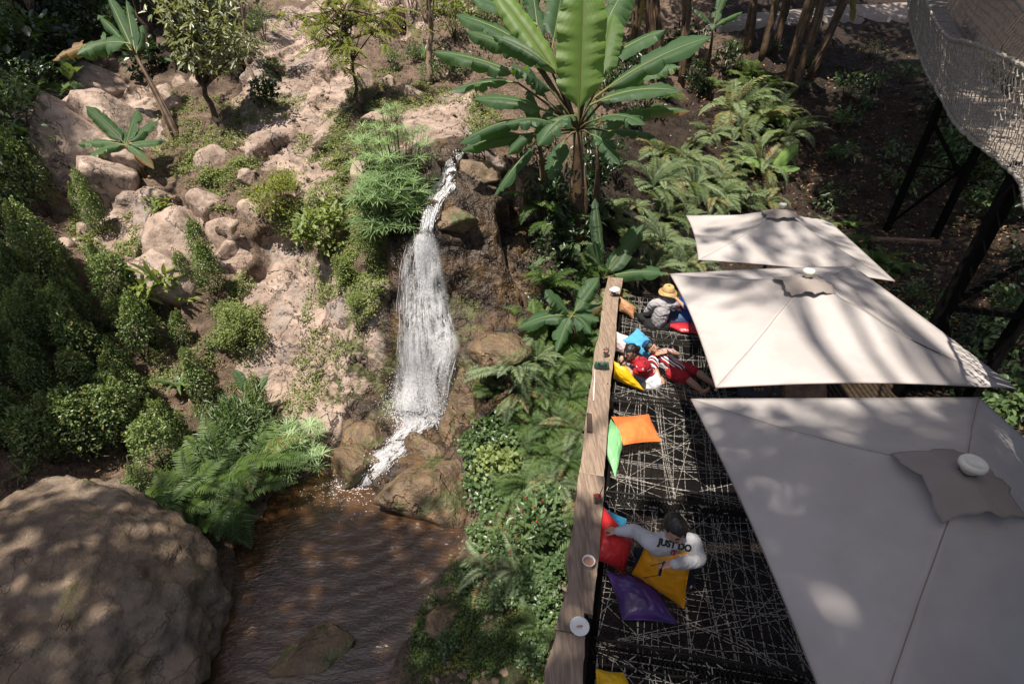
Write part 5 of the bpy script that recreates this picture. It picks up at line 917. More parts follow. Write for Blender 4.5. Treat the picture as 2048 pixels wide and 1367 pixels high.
# ---- things on the counter
GLASSY = NT('clear_plastic'); GLASSY = GLASSY.done(GLASSY.prin((.9,.9,.9), .08, None, .5, **{'Transmission Weight': .92, 'IOR': 1.2})); DRINK = simple('brown_iced_drink', (.16,.03,.015), .15, .5, .3, 40.); PAPER = simple('white_paper', (.78,.77,.75), .6, .3, .05); TEA = simple('milky_tea', (.34,.19,.13), .25); JUICE = simple('orange_drink', (.55,.16,.05), .2)
def lathe(mb, c, prof, n=24): a = np.linspace(0, 2*np.pi, n+1)[:-1]; return mb.grid(np.array([[np.array(c) + [r_*math.cos(x), r_*math.sin(x), h] for x in a] for r_, h in prof])[:, ::-1][::-1], closed=True)
def cup(label, px, py, z, liquid, mat, straw=None, h=.115, r=.042, lid=False, sc=1.):
    c = PZ(px, py, z); t = thing('drink_cup', label, 'cup', tuple(c), 0, None, sc); lathe(MB(), (0,0,0), [(r*.02, .002),(r*.70, .002),(r*.72, .0),(r*.98, h),(r*1.06, h+.003),(r*1.05, h+.006),(r*.95, h+.004),(r*.69, .006),(r*.02, .006)]).build('cup_body', mat, t)
    lathe(MB(), (0,0,0), [(.001, .009),(r*.66, .009),(r*.90, h*.82),(r*.85, h*.84),(.001, h*.835)]).build('drink', liquid, t)
    if lid: lathe(MB(), (0,0,0), [(r*1.05, h),(r*.95, h+.03),(r*.5, h+.05),(.001, h+.052)]).build('lid', GLASSY, t)
    if straw: MB().tube([np.array([.0,.0,.03]), np.array([.02,.0,h]), np.array([.045,.02,h+.09])], .0045, 6).build('straw', straw, t)
    return t
STRAWM = simple('dark_straw', (.10,.02,.015), .4)
cup("iced dark red drink in a clear cup with a straw", 1193, 1004, -3.88, DRINK, GLASSY, STRAWM, .105, .04)
cup("white paper cup of milky tea seen from above", 1176, 1131, -3.88, TEA, PAPER, None, .075, .05)
cup("clear domed cup with an orange drink beside the green bag", 1211, 713, -4.52, JUICE, GLASSY, STRAWM, .11, .045, True)
t = cup("dark drink cup topped with a crumpled white wrapper on the far board", 1226, 592, -4.77, DRINK, GLASSY, STRAWM, .12, .05); mb = MB(); boulder_mesh(mb, (0,0,.14), (.085,.07,.04), 5, 9, .3, 3); mb.build('wrapper', PAPER, t)
c = PZ(1159,1253,-3.72+.004); t = thing('saucer', "white round plate holding a paper sugar stick", 'plate', tuple(c)); lathe(MB(), (0,0,0), [(.001,.004),(.045,.004),(.06,.010),(.070,.013),(.069,.017),(.058,.013),(.044,.008),(.001,.008)]).build('plate', PAPER, t)
o = MB().box((0,0,0), (.021,.002,0), (-.0006,.006,0), (0,0,.002)).build('sugar_packet', simple('kraft_paper', (.45,.27,.13), .7), smooth=False); o.location = c + [0,0,.012]; tag(o, "brown paper sugar packet on the white plate", 'sugar packet')
o = MB().tube([[-.045,-.006,.0],[.025,-.004,.0]], .0025, 6).build('stirring_stick', PAPER); o.location = c + [-.01,-.012,.018]; tag(o, "thin white stirring stick across the white plate", 'stick')
o = MB().tube([PZ(1190,738,-4.23)-PZ(1187,800,-4.2), np.zeros(3)], .006, 5).build('drinking_straw', PAPER); o.location = PZ(1187,800,-4.2); tag(o, "long pale stick lying along the counter's outer edge", 'stick')
BAG = leather('green_bag_leather', (.028,.075,.055), .4); c = PZ(1203,735,-4.50); t = thing('handbag', "small dark green handbag with two loop handles on the counter", 'handbag', tuple(c)); d1_, d2_ = nrm(np.array([1,-.12,0])), nrm(np.array([.12,1,0])); mb = MB(); P = []
for h, w_, dpt in ((0,.105,.035),(.02,.11,.04),(.07,.10,.032),(.105,.085,.016),(.11,.082,.008)):
    P.append([d1_*(w_*math.copysign(abs(math.cos(x))**.35, math.cos(x))) + d2_*(dpt*math.copysign(abs(math.sin(x))**.35, math.sin(x))) + np.array([0,.0,h]) for x in np.linspace(0, 2*np.pi, 41)[:-1]])
mb.grid(np.array(P), closed=True); mb.add(P[-1], [list(range(40))]); mb.build('bag_body', BAG, t)
for s in (-1, 1): a = np.linspace(0, np.pi, 15); MB().tube([d1_*(.055*math.cos(x)) + d2_*(-.02 + s*.012 - .055*math.sin(x)) + np.array([0,0,.10+.03*math.sin(x)]) for x in a], .006, 6).build('handle', BAG, t)
MB().box(d2_*-.035 + np.array([0,0,.085]), d1_*.012, d2_*.004, (0,0,.01)).build('clasp', simple('silver_metal', (.6,.6,.6), .25, .5, .05, **{'Metallic': 1.}), t)
# ---- people: one skin per body, grown from tapered limbs and fused
def skinmat(n, c): 
    m = NT(n); f = m.noise(9., 3); return m.done(m.prin(m.mix(f, tuple(x*.88 for x in c), tuple(x*1.08 for x in c)), .5, None, .35, **{'Subsurface Weight': .12, 'Subsurface Radius': (.012,.005,.003)}))
SKIN = skinmat('light_brown_skin', (.40,.225,.15)); SKIN2 = skinmat('warm_skin', (.46,.28,.20)); HAIR = simple('black_hair', (.012,.010,.009), .4, .5, .3, 30., .5, .01, 90.); EYE = simple('dark_eye', (.012,.008,.006), .3); LIP = simple('lip', (.30,.10,.085), .5)
def chain(mb, pts, rad, sides=14):
    pts = np.array(pts, float); rad = np.array(rad, float); L = np.concatenate([[0], np.cumsum(np.linalg.norm(np.diff(pts, axis=0), axis=1))]); n = max(6, int(L[-1]/max(.006, rad.min()*.35))); s = np.linspace(0, L[-1], min(n, 70)); P = np.stack([np.interp(s, L, pts[:, i]) for i in range(3)], 1)
    if len(pts) > 2:
        for _ in range(4): P[1:-1] = (P[:-2]+2*P[1:-1]+P[2:])/4
    Rr = np.interp(s, L, rad); t0, t1 = nrm(P[0]-P[1]), nrm(P[-1]-P[-2]); a = np.linspace(0, np.pi/2, 6)[:-1]
    P = np.concatenate([[P[0] + t0*Rr[0]*math.cos(x) for x in a], P, [P[-1] + t1*Rr[-1]*math.cos(x) for x in a[::-1]]]); Rr = np.concatenate([[max(1e-4, Rr[0]*math.sin(x)) for x in a], Rr, [max(1e-4, Rr[-1]*math.sin(x)) for x in a[::-1]]]); mb.tube(P, Rr, sides)
def ell(mb, c, ax, frame, sub=3):
    import bmesh
    bm = bmesh.new(); bmesh.ops.create_icosphere(bm, subdivisions=sub, radius=1); D = np.array([v.co for v in bm.verts]); F = np.array([[v.index for v in f.verts] for f in bm.faces]); bm.free(); mb.add(np.asarray(c) + (D*np.asarray(ax)) @ np.asarray(frame), F)
def fuse(mb, name, mat, parent, vox=.007, sm=4, org=(0,0,0)):
    mb.V = [v - np.asarray(org) for v in mb.V]; o = mb.build(name, mat); r = o.modifiers.new('r', 'REMESH'); r.mode = 'VOXEL'; r.voxel_size = vox; s = o.modifiers.new('s', 'SMOOTH'); s.iterations = sm; s.factor = .5; n = evalmesh(o, name, mat, parent)
    if name not in ('body', 'sweatshirt'):
        co = np.empty(len(n.data.vertices)*3, np.float32); n.data.vertices.foreach_get('co', co); co = co.reshape(-1, 3); no = np.array([v.normal for v in n.data.vertices]); w = (1-np.abs(fbm(co*[7,7,13] + len(co)*.01, 2))*2.2).clip(-.5, 1); co = co + no*(w*.007)[:, None]; n.data.vertices.foreach_set('co', co.astype(np.float32).ravel()); n.data.update()
    return n
def frame(f, up): f = nrm(f); r = nrm(np.cross(f, up)); return np.array([r, f, np.cross(r, f)])      # right, forward, up rows
def head(mb, c, f, up, s=1.): 
    Fm = frame(f, up); r, f, u = Fm; c = np.asarray(c); ell(mb, c + u*.025*s - f*.008*s, np.array([.075,.092,.088])*s, Fm); chain(mb, [c + f*.03*s, c + f*.055*s - u*.075*s], [.066*s, .040*s]); ell(mb, c + f*.045*s - u*.02*s, np.array([.058,.045,.055])*s, Fm)
    chain(mb, [c + f*.088*s + u*.018*s, c + f*.106*s - u*.018*s], [.009*s, .014*s]); chain(mb, [c + f*.075*s - u*.083*s, c + f*.078*s - u*.08*s], [.022*s]*2)
    for k in (-1, 1): ell(mb, c + r*k*.076*s - f*.006*s, np.array([.010,.022,.034])*s, Fm); chain(mb, [c + f*.080*s + r*k*.012*s + u*.034*s, c + f*.066*s + r*k*.046*s + u*.032*s], [.012*s, .010*s])
def face(par, org, c, f, up, s=1., closed=False):
    Fm = frame(f, up); r, f, u = Fm; c = np.asarray(c) - org
    for k in (-1, 1):
        mb = MB(); ell(mb, c + f*.082*s + r*k*.031*s + u*.014*s, np.array([.014,.006,.0035 if closed else .0055])*s, Fm, 2); mb.build('eye', EYE, par); MB().tube([c + f*.089*s + r*k*.014*s + u*.036*s, c + f*.088*s + r*k*.032*s + u*.043*s, c + f*.074*s + r*k*.052*s + u*.036*s], [.004*s,.005*s,.002*s], 6).build('eyebrow', HAIR, par)
    MB().tube([c + f*.088*s - r*.024*s - u*.048*s, c + f*.101*s - u*.051*s, c + f*.088*s + r*.024*s - u*.048*s], [.003*s,.007*s,.003*s], 6).build('mouth', LIP, par)
def hair(par, org, c, f, up, s=1., line=.45, low=-.3, vol=1.08, seed=0, mat=None, name='hair'):
    import bmesh
    Fm = frame(f, up); bm = bmesh.new(); bmesh.ops.create_icosphere(bm, subdivisions=5, radius=1); D = np.array([v.co for v in bm.verts]); Fa = np.array([[v.index for v in q.verts] for q in bm.faces]); bm.free(); cen = D[Fa].mean(1); n = fbm(cen*3 + seed, 2)*.12
    keep = ~(((cen[:, 1] > .18 + n) & (cen[:, 2] < line + n - .25*np.abs(cen[:, 0]))) | (cen[:, 2] < low + n + .5*np.clip(cen[:, 1], 0, 1)) ); Dn = D*(1 + .05*fbm(D*4 + seed, 3)[:, None] + .025*fbm(D*14 + seed, 2)[:, None]); V = np.asarray(c) - org + (Dn*np.array([.079,.099,.093])*s*vol + np.array([0,-.010,.028])*s) @ Fm
    o = MB().add(V, Fa[keep]).build(name, mat or HAIR, par); m_ = o.modifiers.new('s', 'SOLIDIFY'); m_.thickness = .012*s; m_.offset = -1; return o
def hand(mb, w, d, pn, s=1., curl=.6, side=1):
    d = nrm(d); pn = nrm(pn - d*(pn @ d)); x = np.cross(d, pn)*side; w = np.asarray(w); 
    for k, q in enumerate((-.030,-.010,.010,.029)): chain(mb, [w + x*q*.5*s, w + d*.045*s + x*q*.8*s, w + d*.085*s + x*q*s], [.017*s,.015*s,.011*s], 8)
    for k, (q, l) in enumerate(((-.030,.062),(-.010,.075),(.010,.080),(.029,.070))):
        b = w + d*.085*s + x*q*s; a1, a2 = curl*.5, curl*1.35 + .1*k; p1 = b + (d*math.cos(a1) + pn*math.sin(a1))*l*.5*s; p2 = p1 + (d*math.cos(a2) + pn*math.sin(a2))*l*.45*s; p3 = p2 + (d*math.cos(a2+curl*.6) + pn*math.sin(a2+curl*.6))*l*.25*s; chain(mb, [b, p1, p2, p3], [.0098*s,.0092*s,.0083*s,.0070*s], 8)
    b = w + d*.025*s + x*.028*s; chain(mb, [w + d*.01*s + x*.012*s, b + x*.012*s, b + d*.035*s + x*.030*s + pn*.012*s, b + d*.062*s + x*.028*s + pn*.024*s], [.016*s,.013*s,.0105*s,.0085*s], 8)
# near man
hc = PZ(1349,1056,-3.50); Fd = nrm(np.array([.32,-.86,-.36])); Up = nrm(np.array([.10,-.34,.93])); t = thing('person', "man in a white sweatshirt hugging the mustard cushion, sunglasses in hand", 'person', tuple(hc - [0,0,.8])); og = hc - [0,0,.8]
bx = nrm(np.array([.97,.12,-.12])); nk = PZ(1346,1079,-3.64); ch = nk + [0,.05,-.20]; wa = nk + [-.01,.06,-.42]; pv = nk + [-.01,.06,-.58]; sL, sR = nk - bx*.175 + [0,.02,-.055], nk + bx*.185 + [0,.02,-.06]
eL, wL = PZ(1271,1060,-3.80), PZ(1237,1062,-3.865); eR, wR = PZ(1399,1119,-3.80), PZ(1350,1127,-3.62); hL, hR = pv - bx*.1, pv + bx*.1; kL, kR = NZ(1287,1108,.10), pv + bx*.24 + [0,-.12,.05]; fL, fR = pv + [-.12,.22,-.02], pv + [.14,.22,-.03]
mb = MB(); head(mb, hc, Fd, Up); chain(mb, [hc - Fd*.02 - [0,0,.06], nk - [0,0,.05]], [.052,.06]); chain(mb, [nk - [0,0,.08], ch, wa, pv], [.09,.115,.105,.12]); chain(mb, [nk - [0,0,.08], sL, eL, wL], [.06,.055,.042,.029]); chain(mb, [nk - [0,0,.08], sR, eR, wR], [.06,.055,.042,.029]); chain(mb, [hL, kL, fL], [.085,.062,.04]); chain(mb, [hR, kR, fR], [.085,.062,.04])
hand(mb, wL, nrm(PZ(1220,1058,-3.90)-wL), np.array([-.1,-.2,-1.]), 1., .45, 1); hand(mb, wR, nrm(PZ(1328,1129,-3.64)-wR), np.array([.1,-.35,-1.]), 1., .8, -1)
fuse(mb, 'body', SKIN2, t, .0055, 3, og); face(t, og, hc, Fd, Up); hair(t, og, hc, Fd, Up, 1., .55, -.15, 1.10, 2)
m = NT('white_sweatshirt'); f = m.noise(5., 5, .6, None, .6); SWEAT = m.done(m.prin(m.mix(f, (.40,.40,.43), (.50,.50,.53)), .9, m.bump(m.math('ADD', f, m.math('MULTIPLY', m.noise(16., 3), .3)), .6, .03), .15))
mb = MB(); chain(mb, [nk + [0,0,-.025], ch + [0,-.01,0], wa, pv], [.085,.150,.145,.15]); chain(mb, [sL*.8+sR*.2 + [0,0,-.03], sR*.8+sL*.2 + [0,0,-.03]], [.10,.10]); chain(mb, [nk - [0,0,.09], sL, (sL+eL)/2, eL, (eL+wL)/2, wL + (wL-eL)*.02], [.085,.078,.066,.058,.052,.040]); chain(mb, [nk - [0,0,.09], sR, (sR+eR)/2, eR, (eR+wR)/2, wR + (wR-eR)*.02], [.085,.078,.068,.062,.054,.040])
sw = fuse(mb, 'sweatshirt', SWEAT, t, .009, 3, og); co = np.empty(len(sw.data.vertices)*3, np.float32); sw.data.vertices.foreach_get('co', co); co = co.reshape(-1, 3); no = np.array([v.normal for v in sw.data.vertices]); co = co + no*(fbm(co*[9,9,16], 3)*.007)[:, None]; sw.data.vertices.foreach_set('co', co.astype(np.float32).ravel()); sw.data.update()
mb = MB(); a = np.linspace(0, 2*np.pi, 24); MB().tube([nk - og + [math.cos(x)*.072, math.sin(x)*.068 + .005, .012 - .02*math.sin(x)*-1] for x in a], .011, 8, cap=False).build('collar', SWEAT, t)
for w_, e_ in ((wL, eL), (wR, eR)): chain(q := MB(), [w_ + (e_-w_)*.10 - og, w_ + (e_-w_)*.015 - og], [.038,.036]); q.build('cuff', SWEAT, t)
mb = MB(); chain(mb, [hL, kL, fL], [.10,.078,.055]); chain(mb, [hR, kR, fR], [.10,.078,.055]); chain(mb, [hL, hR], [.13,.13]); fuse(mb, 'trousers', simple('navy_trousers', (.012,.014,.028), .85), t, .01, 3, og)
def printed(txt, c, ex, ey, h, mat, target, par, name):
    cv = bpy.data.curves.new(name, 'FONT'); cv.body = txt; cv.align_x = 'CENTER'; cv.align_y = 'CENTER'; cv.offset = .055; o = bpy.data.objects.new(name, cv); COL.objects.link(o); bpy.context.view_layer.update(); dg = bpy.context.evaluated_depsgraph_get(); me = bpy.data.meshes.new_from_object(o.evaluated_get(dg)); bpy.data.objects.remove(o)
    import bmesh
    bm = bmesh.new(); bm.from_mesh(me); bmesh.ops.triangulate(bm, faces=bm.faces); bmesh.ops.subdivide_edges(bm, edges=[e for e in bm.edges if e.calc_length() > .25], cuts=2, use_grid_fill=True); bmesh.ops.triangulate(bm, faces=bm.faces); V = np.array([v.co for v in bm.verts]); F = np.array([[v.index for v in f.verts] for f in bm.faces]); bm.free()
    n = nrm(np.cross(ex, ey)); bv = BVHTree.FromPolygons([tuple(v.co) for v in target.data.vertices], [tuple(p.vertices) for p in target.data.polygons]); W = []
    for v in V:
        p = np.asarray(c) + ex*v[0]*h + ey*v[1]*h; rd = nrm(p + og); hit = bv.ray_cast(Vector(p - rd*.3), Vector(rd), .6); W.append((np.array(hit[0]) - rd*.006) if hit[0] is not None else p)
    return MB().add(np.array(W), F).build(name, mat, par)
INK = simple('black_print', (.012,.012,.014), .7); REDINK = simple('red_print', (.35,.02,.03), .7); tc = PZ(1350,1090,-3.80) - og; ex = nrm(np.array([.96,-.10,-.20])); ey = nrm(np.array([-.05,.62,.78])); ey = nrm(ey - ex*(ex @ ey))
printed("JUST DO", tc, ex, ey, .074, INK, sw, t, 'chest_lettering'); 
mb = MB(); P = printed("IT", tc - ey*.062, ex, ey, .055, REDINK, sw, t, 'chest_lettering_below')
GL = simple('black_frame', (.012,.011,.012), .25); c = PZ(1324,1136,-3.64); g_ = thing('sunglasses', "black sunglasses dangling from the sweatshirt man's fingers", 'sunglasses', tuple(c)); dx, dy = nrm(np.array([.55,.75,.1])), nrm(np.array([.25,-.3,-.8]))
for s in (-1, 1): mb = MB(); P = [dx*s*.034 + dx*.026*math.cos(x) + dy*.022*math.sin(x) for x in np.linspace(0, 6.283, 20)]; mb.add(P[:-1], [list(range(19))]); mb.tube(P, .0035, 5, cap=False); mb.build('lens', GL, g_); MB().tube([dx*s*.06, dx*s*.06 + np.array([-.06,-.02,.01]), dx*s*.055 + np.array([-.12,-.02,-.01])], .003, 5).build('temple', GL, g_)
MB().tube([dx*-.012 - dy*.008, dx*.012 - dy*.008], .003, 5).build('bridge', GL, g_)
# phone reader
hc = PZ(1262,703,-4.25); Fd = nrm(np.array([-.85,-.35,-.42])); Up = nrm(np.array([-.40,0,.92])); og = hc - [0,0,.75]; t = thing('person', "woman in a red floral blouse and white apron skirt reading a phone", 'person', tuple(og)); nk = PZ(1272,717,-4.38); ch = PZ(1282,729,-4.54); wa = PZ(1292,744,-4.74); pv = PZ(1299,758,-4.86); bx = nrm(np.array([.25,-.9,.1]))
sN, sF = nk + bx*.14 + [.04,0,-.08], nk - bx*.15 + [.03,0,-.07]; eN, wN = PZ(1264,747,-4.62), PZ(1249,727,-4.50); eF, wF = PZ(1262,722,-4.60), PZ(1252,722,-4.46); kN, aN = PZ(1254,747,-4.72), PZ(1276,768,-4.93); kF, aF = PZ(1260,728,-4.74), PZ(1268,750,-4.92)
mb = MB(); head(mb, hc, Fd, Up, .95); chain(mb, [hc - Fd*.02 - [0,0,.05], nk], [.045,.05]); chain(mb, [nk, ch, wa, pv], [.06,.10,.09,.11]); 
for s_, e_, w_ in ((sN, eN, wN), (sF, eF, wF)): chain(mb, [nk - [0,0,.05], s_, e_, w_], [.05,.046,.036,.024])
for k_, a_ in ((kN, aN), (kF, aF)): chain(mb, [pv, k_, a_], [.085,.06,.038])
ph = PZ(1244,721,-4.44); hand(mb, wN, nrm(ph-wN), np.array([0,.6,.6]), .9, .8, 1); hand(mb, wF, nrm(ph-wF), np.array([0,-.6,.6]), .9, .8, -1); fuse(mb, 'body', SKIN2, t, .0065, 3, og); face(t, og, hc, Fd, Up, .95); hair(t, og, hc, Fd, Up, .95, .6, -.45, 1.12, 5)
mb = MB(); chain(mb, [hc - Fd*.08 - og, hc - Fd*.13 - og + [0,0,-.02], hc - Fd*.14 - og + [0,0,-.09]], [.035,.042,.018]); mb.build('ponytail', HAIR, t)
m = NT('red_floral_blouse'); fl = m.vor(11.); SBL = m.done(m.prin(m.mix(m.ramp(fl, .16, .2), (.62,.5,.5), (.33,.018,.028)), .85, m.bump(m.noise(12., 4), .5, .02), .2)); mb = MB(); chain(mb, [nk - [0,0,.02], ch, wa + (pv-wa)*.1], [.075,.125,.115]); 
for s_, e_ in ((sN, eN), (sF, eF)): chain(mb, [nk - [0,0,.06], s_, s_*.5+e_*.5], [.07,.068,.062])
fuse(mb, 'blouse', SBL, t, .009, 3, og); mb = MB(); chain(mb, [wa, pv, pv + [.05,-.06,-.02]], [.115,.15,.13]); chain(mb, [pv, PZ(1290,772,-4.93)], [.14,.10]); fuse(mb, 'apron_skirt', simple('white_apron', (.62,.61,.62), .9, .2, .08, 14., .6, .02, 22.), t, .01, 3, og)
mb = MB(); 
for k_, a_ in ((kN, aN), (kF, aF)): chain(mb, [pv, k_, a_], [.10,.075,.05])
fuse(mb, 'jeans', simple('light_blue_jeans', (.26,.31,.38), .85, .2, .2, 20.), t, .01, 3, og); MB().tube([wa - og + [math.cos(x)*.125, math.sin(x)*.125, .03] for x in np.linspace(0, 6.28, 24)], .012, 6).build('apron_tie', simple('red_tie', (.25,.015,.02), .8), t)
q = hc - og + frame(Fd, Up)[0]*.085 + frame(Fd, Up)[2]*.03; MB().box(q, frame(Fd, Up)[1]*.025, frame(Fd, Up)[2]*.01, frame(Fd, Up)[0]*.005).build('hair_clip', PAPER, t)
o = MB().box((0,0,0), nrm(np.array([.25,-.9,.25]))*.036, nrm(np.array([.5,.3,.8]))*.075, np.cross(nrm(np.array([.25,-.9,.25])), nrm(np.array([.5,.3,.8])))*.005).build('phone', simple('black_phone', (.015,.015,.017), .2), smooth=False); o.location = ph; tag(o, "black phone held in the blouse wearer's hands", 'phone')
# lying man
hc = PZ(1303,697,-4.60); ax_ = nrm(PZ(1350,740,-4.87) - PZ(1312,707,-4.68)); Fd = nrm(np.array([.25,-.35,.75]) + ax_*.35); Up = nrm(-ax_ + np.array([-.1,0,.25])); og = PZ(1330,718,-4.95); t = thing('person', "man in a striped shirt and red shorts lying on the net", 'person', tuple(og)); nk = PZ(1313,707,-4.68); ch = PZ(1327,717,-4.76); wa = PZ(1341,729,-4.83); pv = PZ(1353,739,-4.87)
bx = nrm(np.cross(ax_, [0,0,1.])); bx = bx if bx[0] < 0 or bx[1] < 0 else -bx; sA, sB = PZ(1304,718,-4.76), PZ(1333,704,-4.74); eA, wA = PZ(1311,738,-4.87), PZ(1318,753,-4.92); eB, wB = PZ(1355,708,-4.80), PZ(1332,704,-4.60); hA, hB = PZ(1346,746,-4.88), PZ(1362,735,-4.88); kA, aA = PZ(1374,757,-4.84), PZ(1406,784,-4.93); kB, aB = PZ(1393,744,-4.84), PZ(1430,770,-4.93)
mb = MB(); head(mb, hc, Fd, Up); chain(mb, [hc + ax_*.05, nk], [.05,.056]); chain(mb, [nk + ax_*.04, ch, wa, pv], [.08,.12,.11,.115]); chain(mb, [nk + ax_*.05, sA, eA, wA], [.06,.056,.042,.028]); chain(mb, [nk + ax_*.05, sB, eB, wB], [.06,.056,.042,.028]); chain(mb, [hA, kA, (kA+aA)/2, aA], [.088,.06,.056,.034]); chain(mb, [hB, kB, (kB+aB)/2, aB], [.088,.06,.056,.034])
for a_, k_ in ((aA, kA), (aB, kB)): d = nrm(a_-k_); chain(mb, [a_ - d*.01 + [0,0,-.01], a_ + d*.05 + [0,0,.07], a_ + d*.07 + [0,0,.14]], [.036,.034,.022])
hand(mb, wA, nrm(PZ(1323,761,-4.95)-wA), np.array([0,.2,-1.]), 1., .4, 1); hand(mb, wB, nrm(PZ(1322,705,-4.60)-wB), np.array([0,0,-1.]), 1., .3, -1); fuse(mb, 'body', SKIN, t, .0065, 3, og); face(t, og, hc, Fd, Up, 1., True); hair(t, og, hc, Fd, Up, 1., .5, -.3, 1.08, 7)
hair(t, og, hc + Up*.02, Fd, Up, 1.02, .9, .42, 1.16, 8, simple('blue_black_bandana', (.01,.05,.13), .7, .3, .9, 60.), 'bandana')
m = NT('striped_shirt'); s_ = m.attr('along'); rp = m.n('ValToRGB'); m.t.links.new(m.math('FRACT', m.math('MULTIPLY', s_, 12.)), rp.inputs[0]); cr_ = rp.color_ramp; cr_.interpolation = 'CONSTANT'; cols = [(0,(.26,.012,.02)),(.28,(.014,.014,.022)),(.42,(.72,.71,.70)),(.64,(.014,.014,.022)),(.74,(.26,.012,.02)),(.86,(.72,.71,.70))]
while len(cr_.elements) < len(cols): cr_.elements.new(.5)
for e_, (p_, c_) in zip(cr_.elements, cols): e_.position = p_; e_.color = (*c_, 1)
STR = m.done(m.prin(rp.outputs[0], .85, m.bump(m.noise(10., 4), .5, .02), .2)); mb = MB(); chain(mb, [nk + ax_*.03, ch, wa, pv + ax_*.0], [.085,.138,.136,.140]); chain(mb, [nk + ax_*.06, sA, (sA+eA)/2, sA*.3+eA*.7], [.085,.08,.072,.066]); chain(mb, [nk + ax_*.06, sB, (sB+eB)/2], [.085,.08,.07]); o = fuse(mb, 'shirt', STR, t, .009, 3, og)
co = np.array([v.co for v in o.data.vertices]); at = o.data.attributes.new('along', 'FLOAT', 'POINT'); at.data.foreach_set('value', (co @ nrm(np.cross(ax_, [0,-.2,1.]))).astype(np.float32))
mb = MB(); chain(mb, [hA, hA*.15+kA*.85], [.112,.09]); chain(mb, [hB, hB*.2+kB*.8], [.112,.09]); chain(mb, [hA, hB], [.112,.112]); chain(mb, [pv, pv + ax_*.06], [.12,.12]); fuse(mb, 'shorts', simple('red_shorts', (.32,.02,.028), .85, .2, .15, 10., .6, .02, 14.), t, .009, 3, og)
# hat wearer seen from behind
hc = PZ(1336,583,-4.46); Fd = nrm(np.array([.2,.95,-.1])); Up = nrm(np.array([.05,.05,1])); og = hc - [0,0,.8]; t = thing('person', "person in a straw bucket hat and grey shirt, seen from behind", 'person', tuple(og)); nk = hc + [-.04,-.05,-.14]; ch = nk + [-.03,-.02,-.2]; wa = nk + [-.05,-.03,-.42]; pv = nk + [-.06,0,-.56]; sA, sB = nk + [-.19,.02,-.08], nk + [.17,-.02,-.09]
eA, wA = sA + [-.06,.1,-.26], sA + [.05,.32,-.36]; eB, wB = PZ(1352,612,-4.85), PZ(1374,628,-4.98); mb = MB(); head(mb, hc, Fd, Up); chain(mb, [hc - [0,0,.05], nk], [.05,.055]); chain(mb, [nk - [0,0,.05], ch, wa, pv], [.09,.12,.105,.12]); chain(mb, [nk - [0,0,.05], sA, eA, wA], [.06,.052,.04,.028]); chain(mb, [nk - [0,0,.05], sB, eB, wB], [.06,.052,.04,.028]); kA, kB = pv + [-.28,.22,.06], pv + [.26,.24,.06]
for k_ in (kA, kB): chain(mb, [pv, k_, pv + [0,.36,-.02]], [.085,.06,.04])
hand(mb, wA, np.array([.3,.8,-.2]), np.array([0,0,-1.]), 1., .4, 1); hand(mb, wB, nrm(wB-eB), np.array([0,0,-1.]), 1., .3, -1); fuse(mb, 'body', SKIN2, t, .007, 3, og); hair(t, og, hc, Fd, Up, 1., .5, -.55, 1.06, 9)
mb = MB(); chain(mb, [nk - [0,0,.03], ch, wa, pv + [0,0,.04]], [.085,.148,.14,.14]); chain(mb, [sA*.7+sB*.3, sB*.7+sA*.3], [.10,.10]); chain(mb, [nk - [0,0,.07], sA, (sA+eA)/2 , eA], [.085,.08,.075,.068]); chain(mb, [nk - [0,0,.07], sB, (sB+eB)/2, sB*.15+eB*.85], [.085,.08,.075,.068]); fuse(mb, 'shirt', simple('grey_shirt', (.34,.32,.33), .9, .15, .12, 14., .8, .03, 14.), t, .009, 3, og)
mb = MB(); 
for k_ in (kA, kB): chain(mb, [pv, k_, pv + [0,.36,-.02]], [.105,.08,.055])
chain(mb, [pv - [.1,0,0], pv + [.1,0,0]], [.15,.15]); fuse(mb, 'trousers', simple('black_trousers', (.010,.010,.011), .9), t, .01, 3, og)
hat = thing('bucket_hat', "tan straw bucket hat on the head of the person in grey", 'hat', tuple(hc)); a = np.linspace(0, 2*np.pi, 41)[:-1]; prof = [(.001,.125),(.05,.126),(.082,.118),(.096,.10),(.108,.055),(.112,.04),(.135,.015),(.165,-.018),(.166,-.022),(.130,.008),(.108,.03)]
o = MB().grid(np.array([[np.array([r_*math.cos(x), r_*1.1*math.sin(x), h_ + (.012*math.sin(3*x+1) if r_ > .12 else 0)]) for x in a] for r_, h_ in prof])[::-1], closed=True).build('crown_and_brim', simple('tan_straw', (.46,.30,.13), .8, .2, .25, 40., .6, .01, 60.), hat); MB().tube([[.113*math.cos(x), .124*math.sin(x), .045] for x in np.linspace(0, 6.283, 40)], .006, 6).build('band', simple('brown_band', (.16,.09,.04), .8), hat)
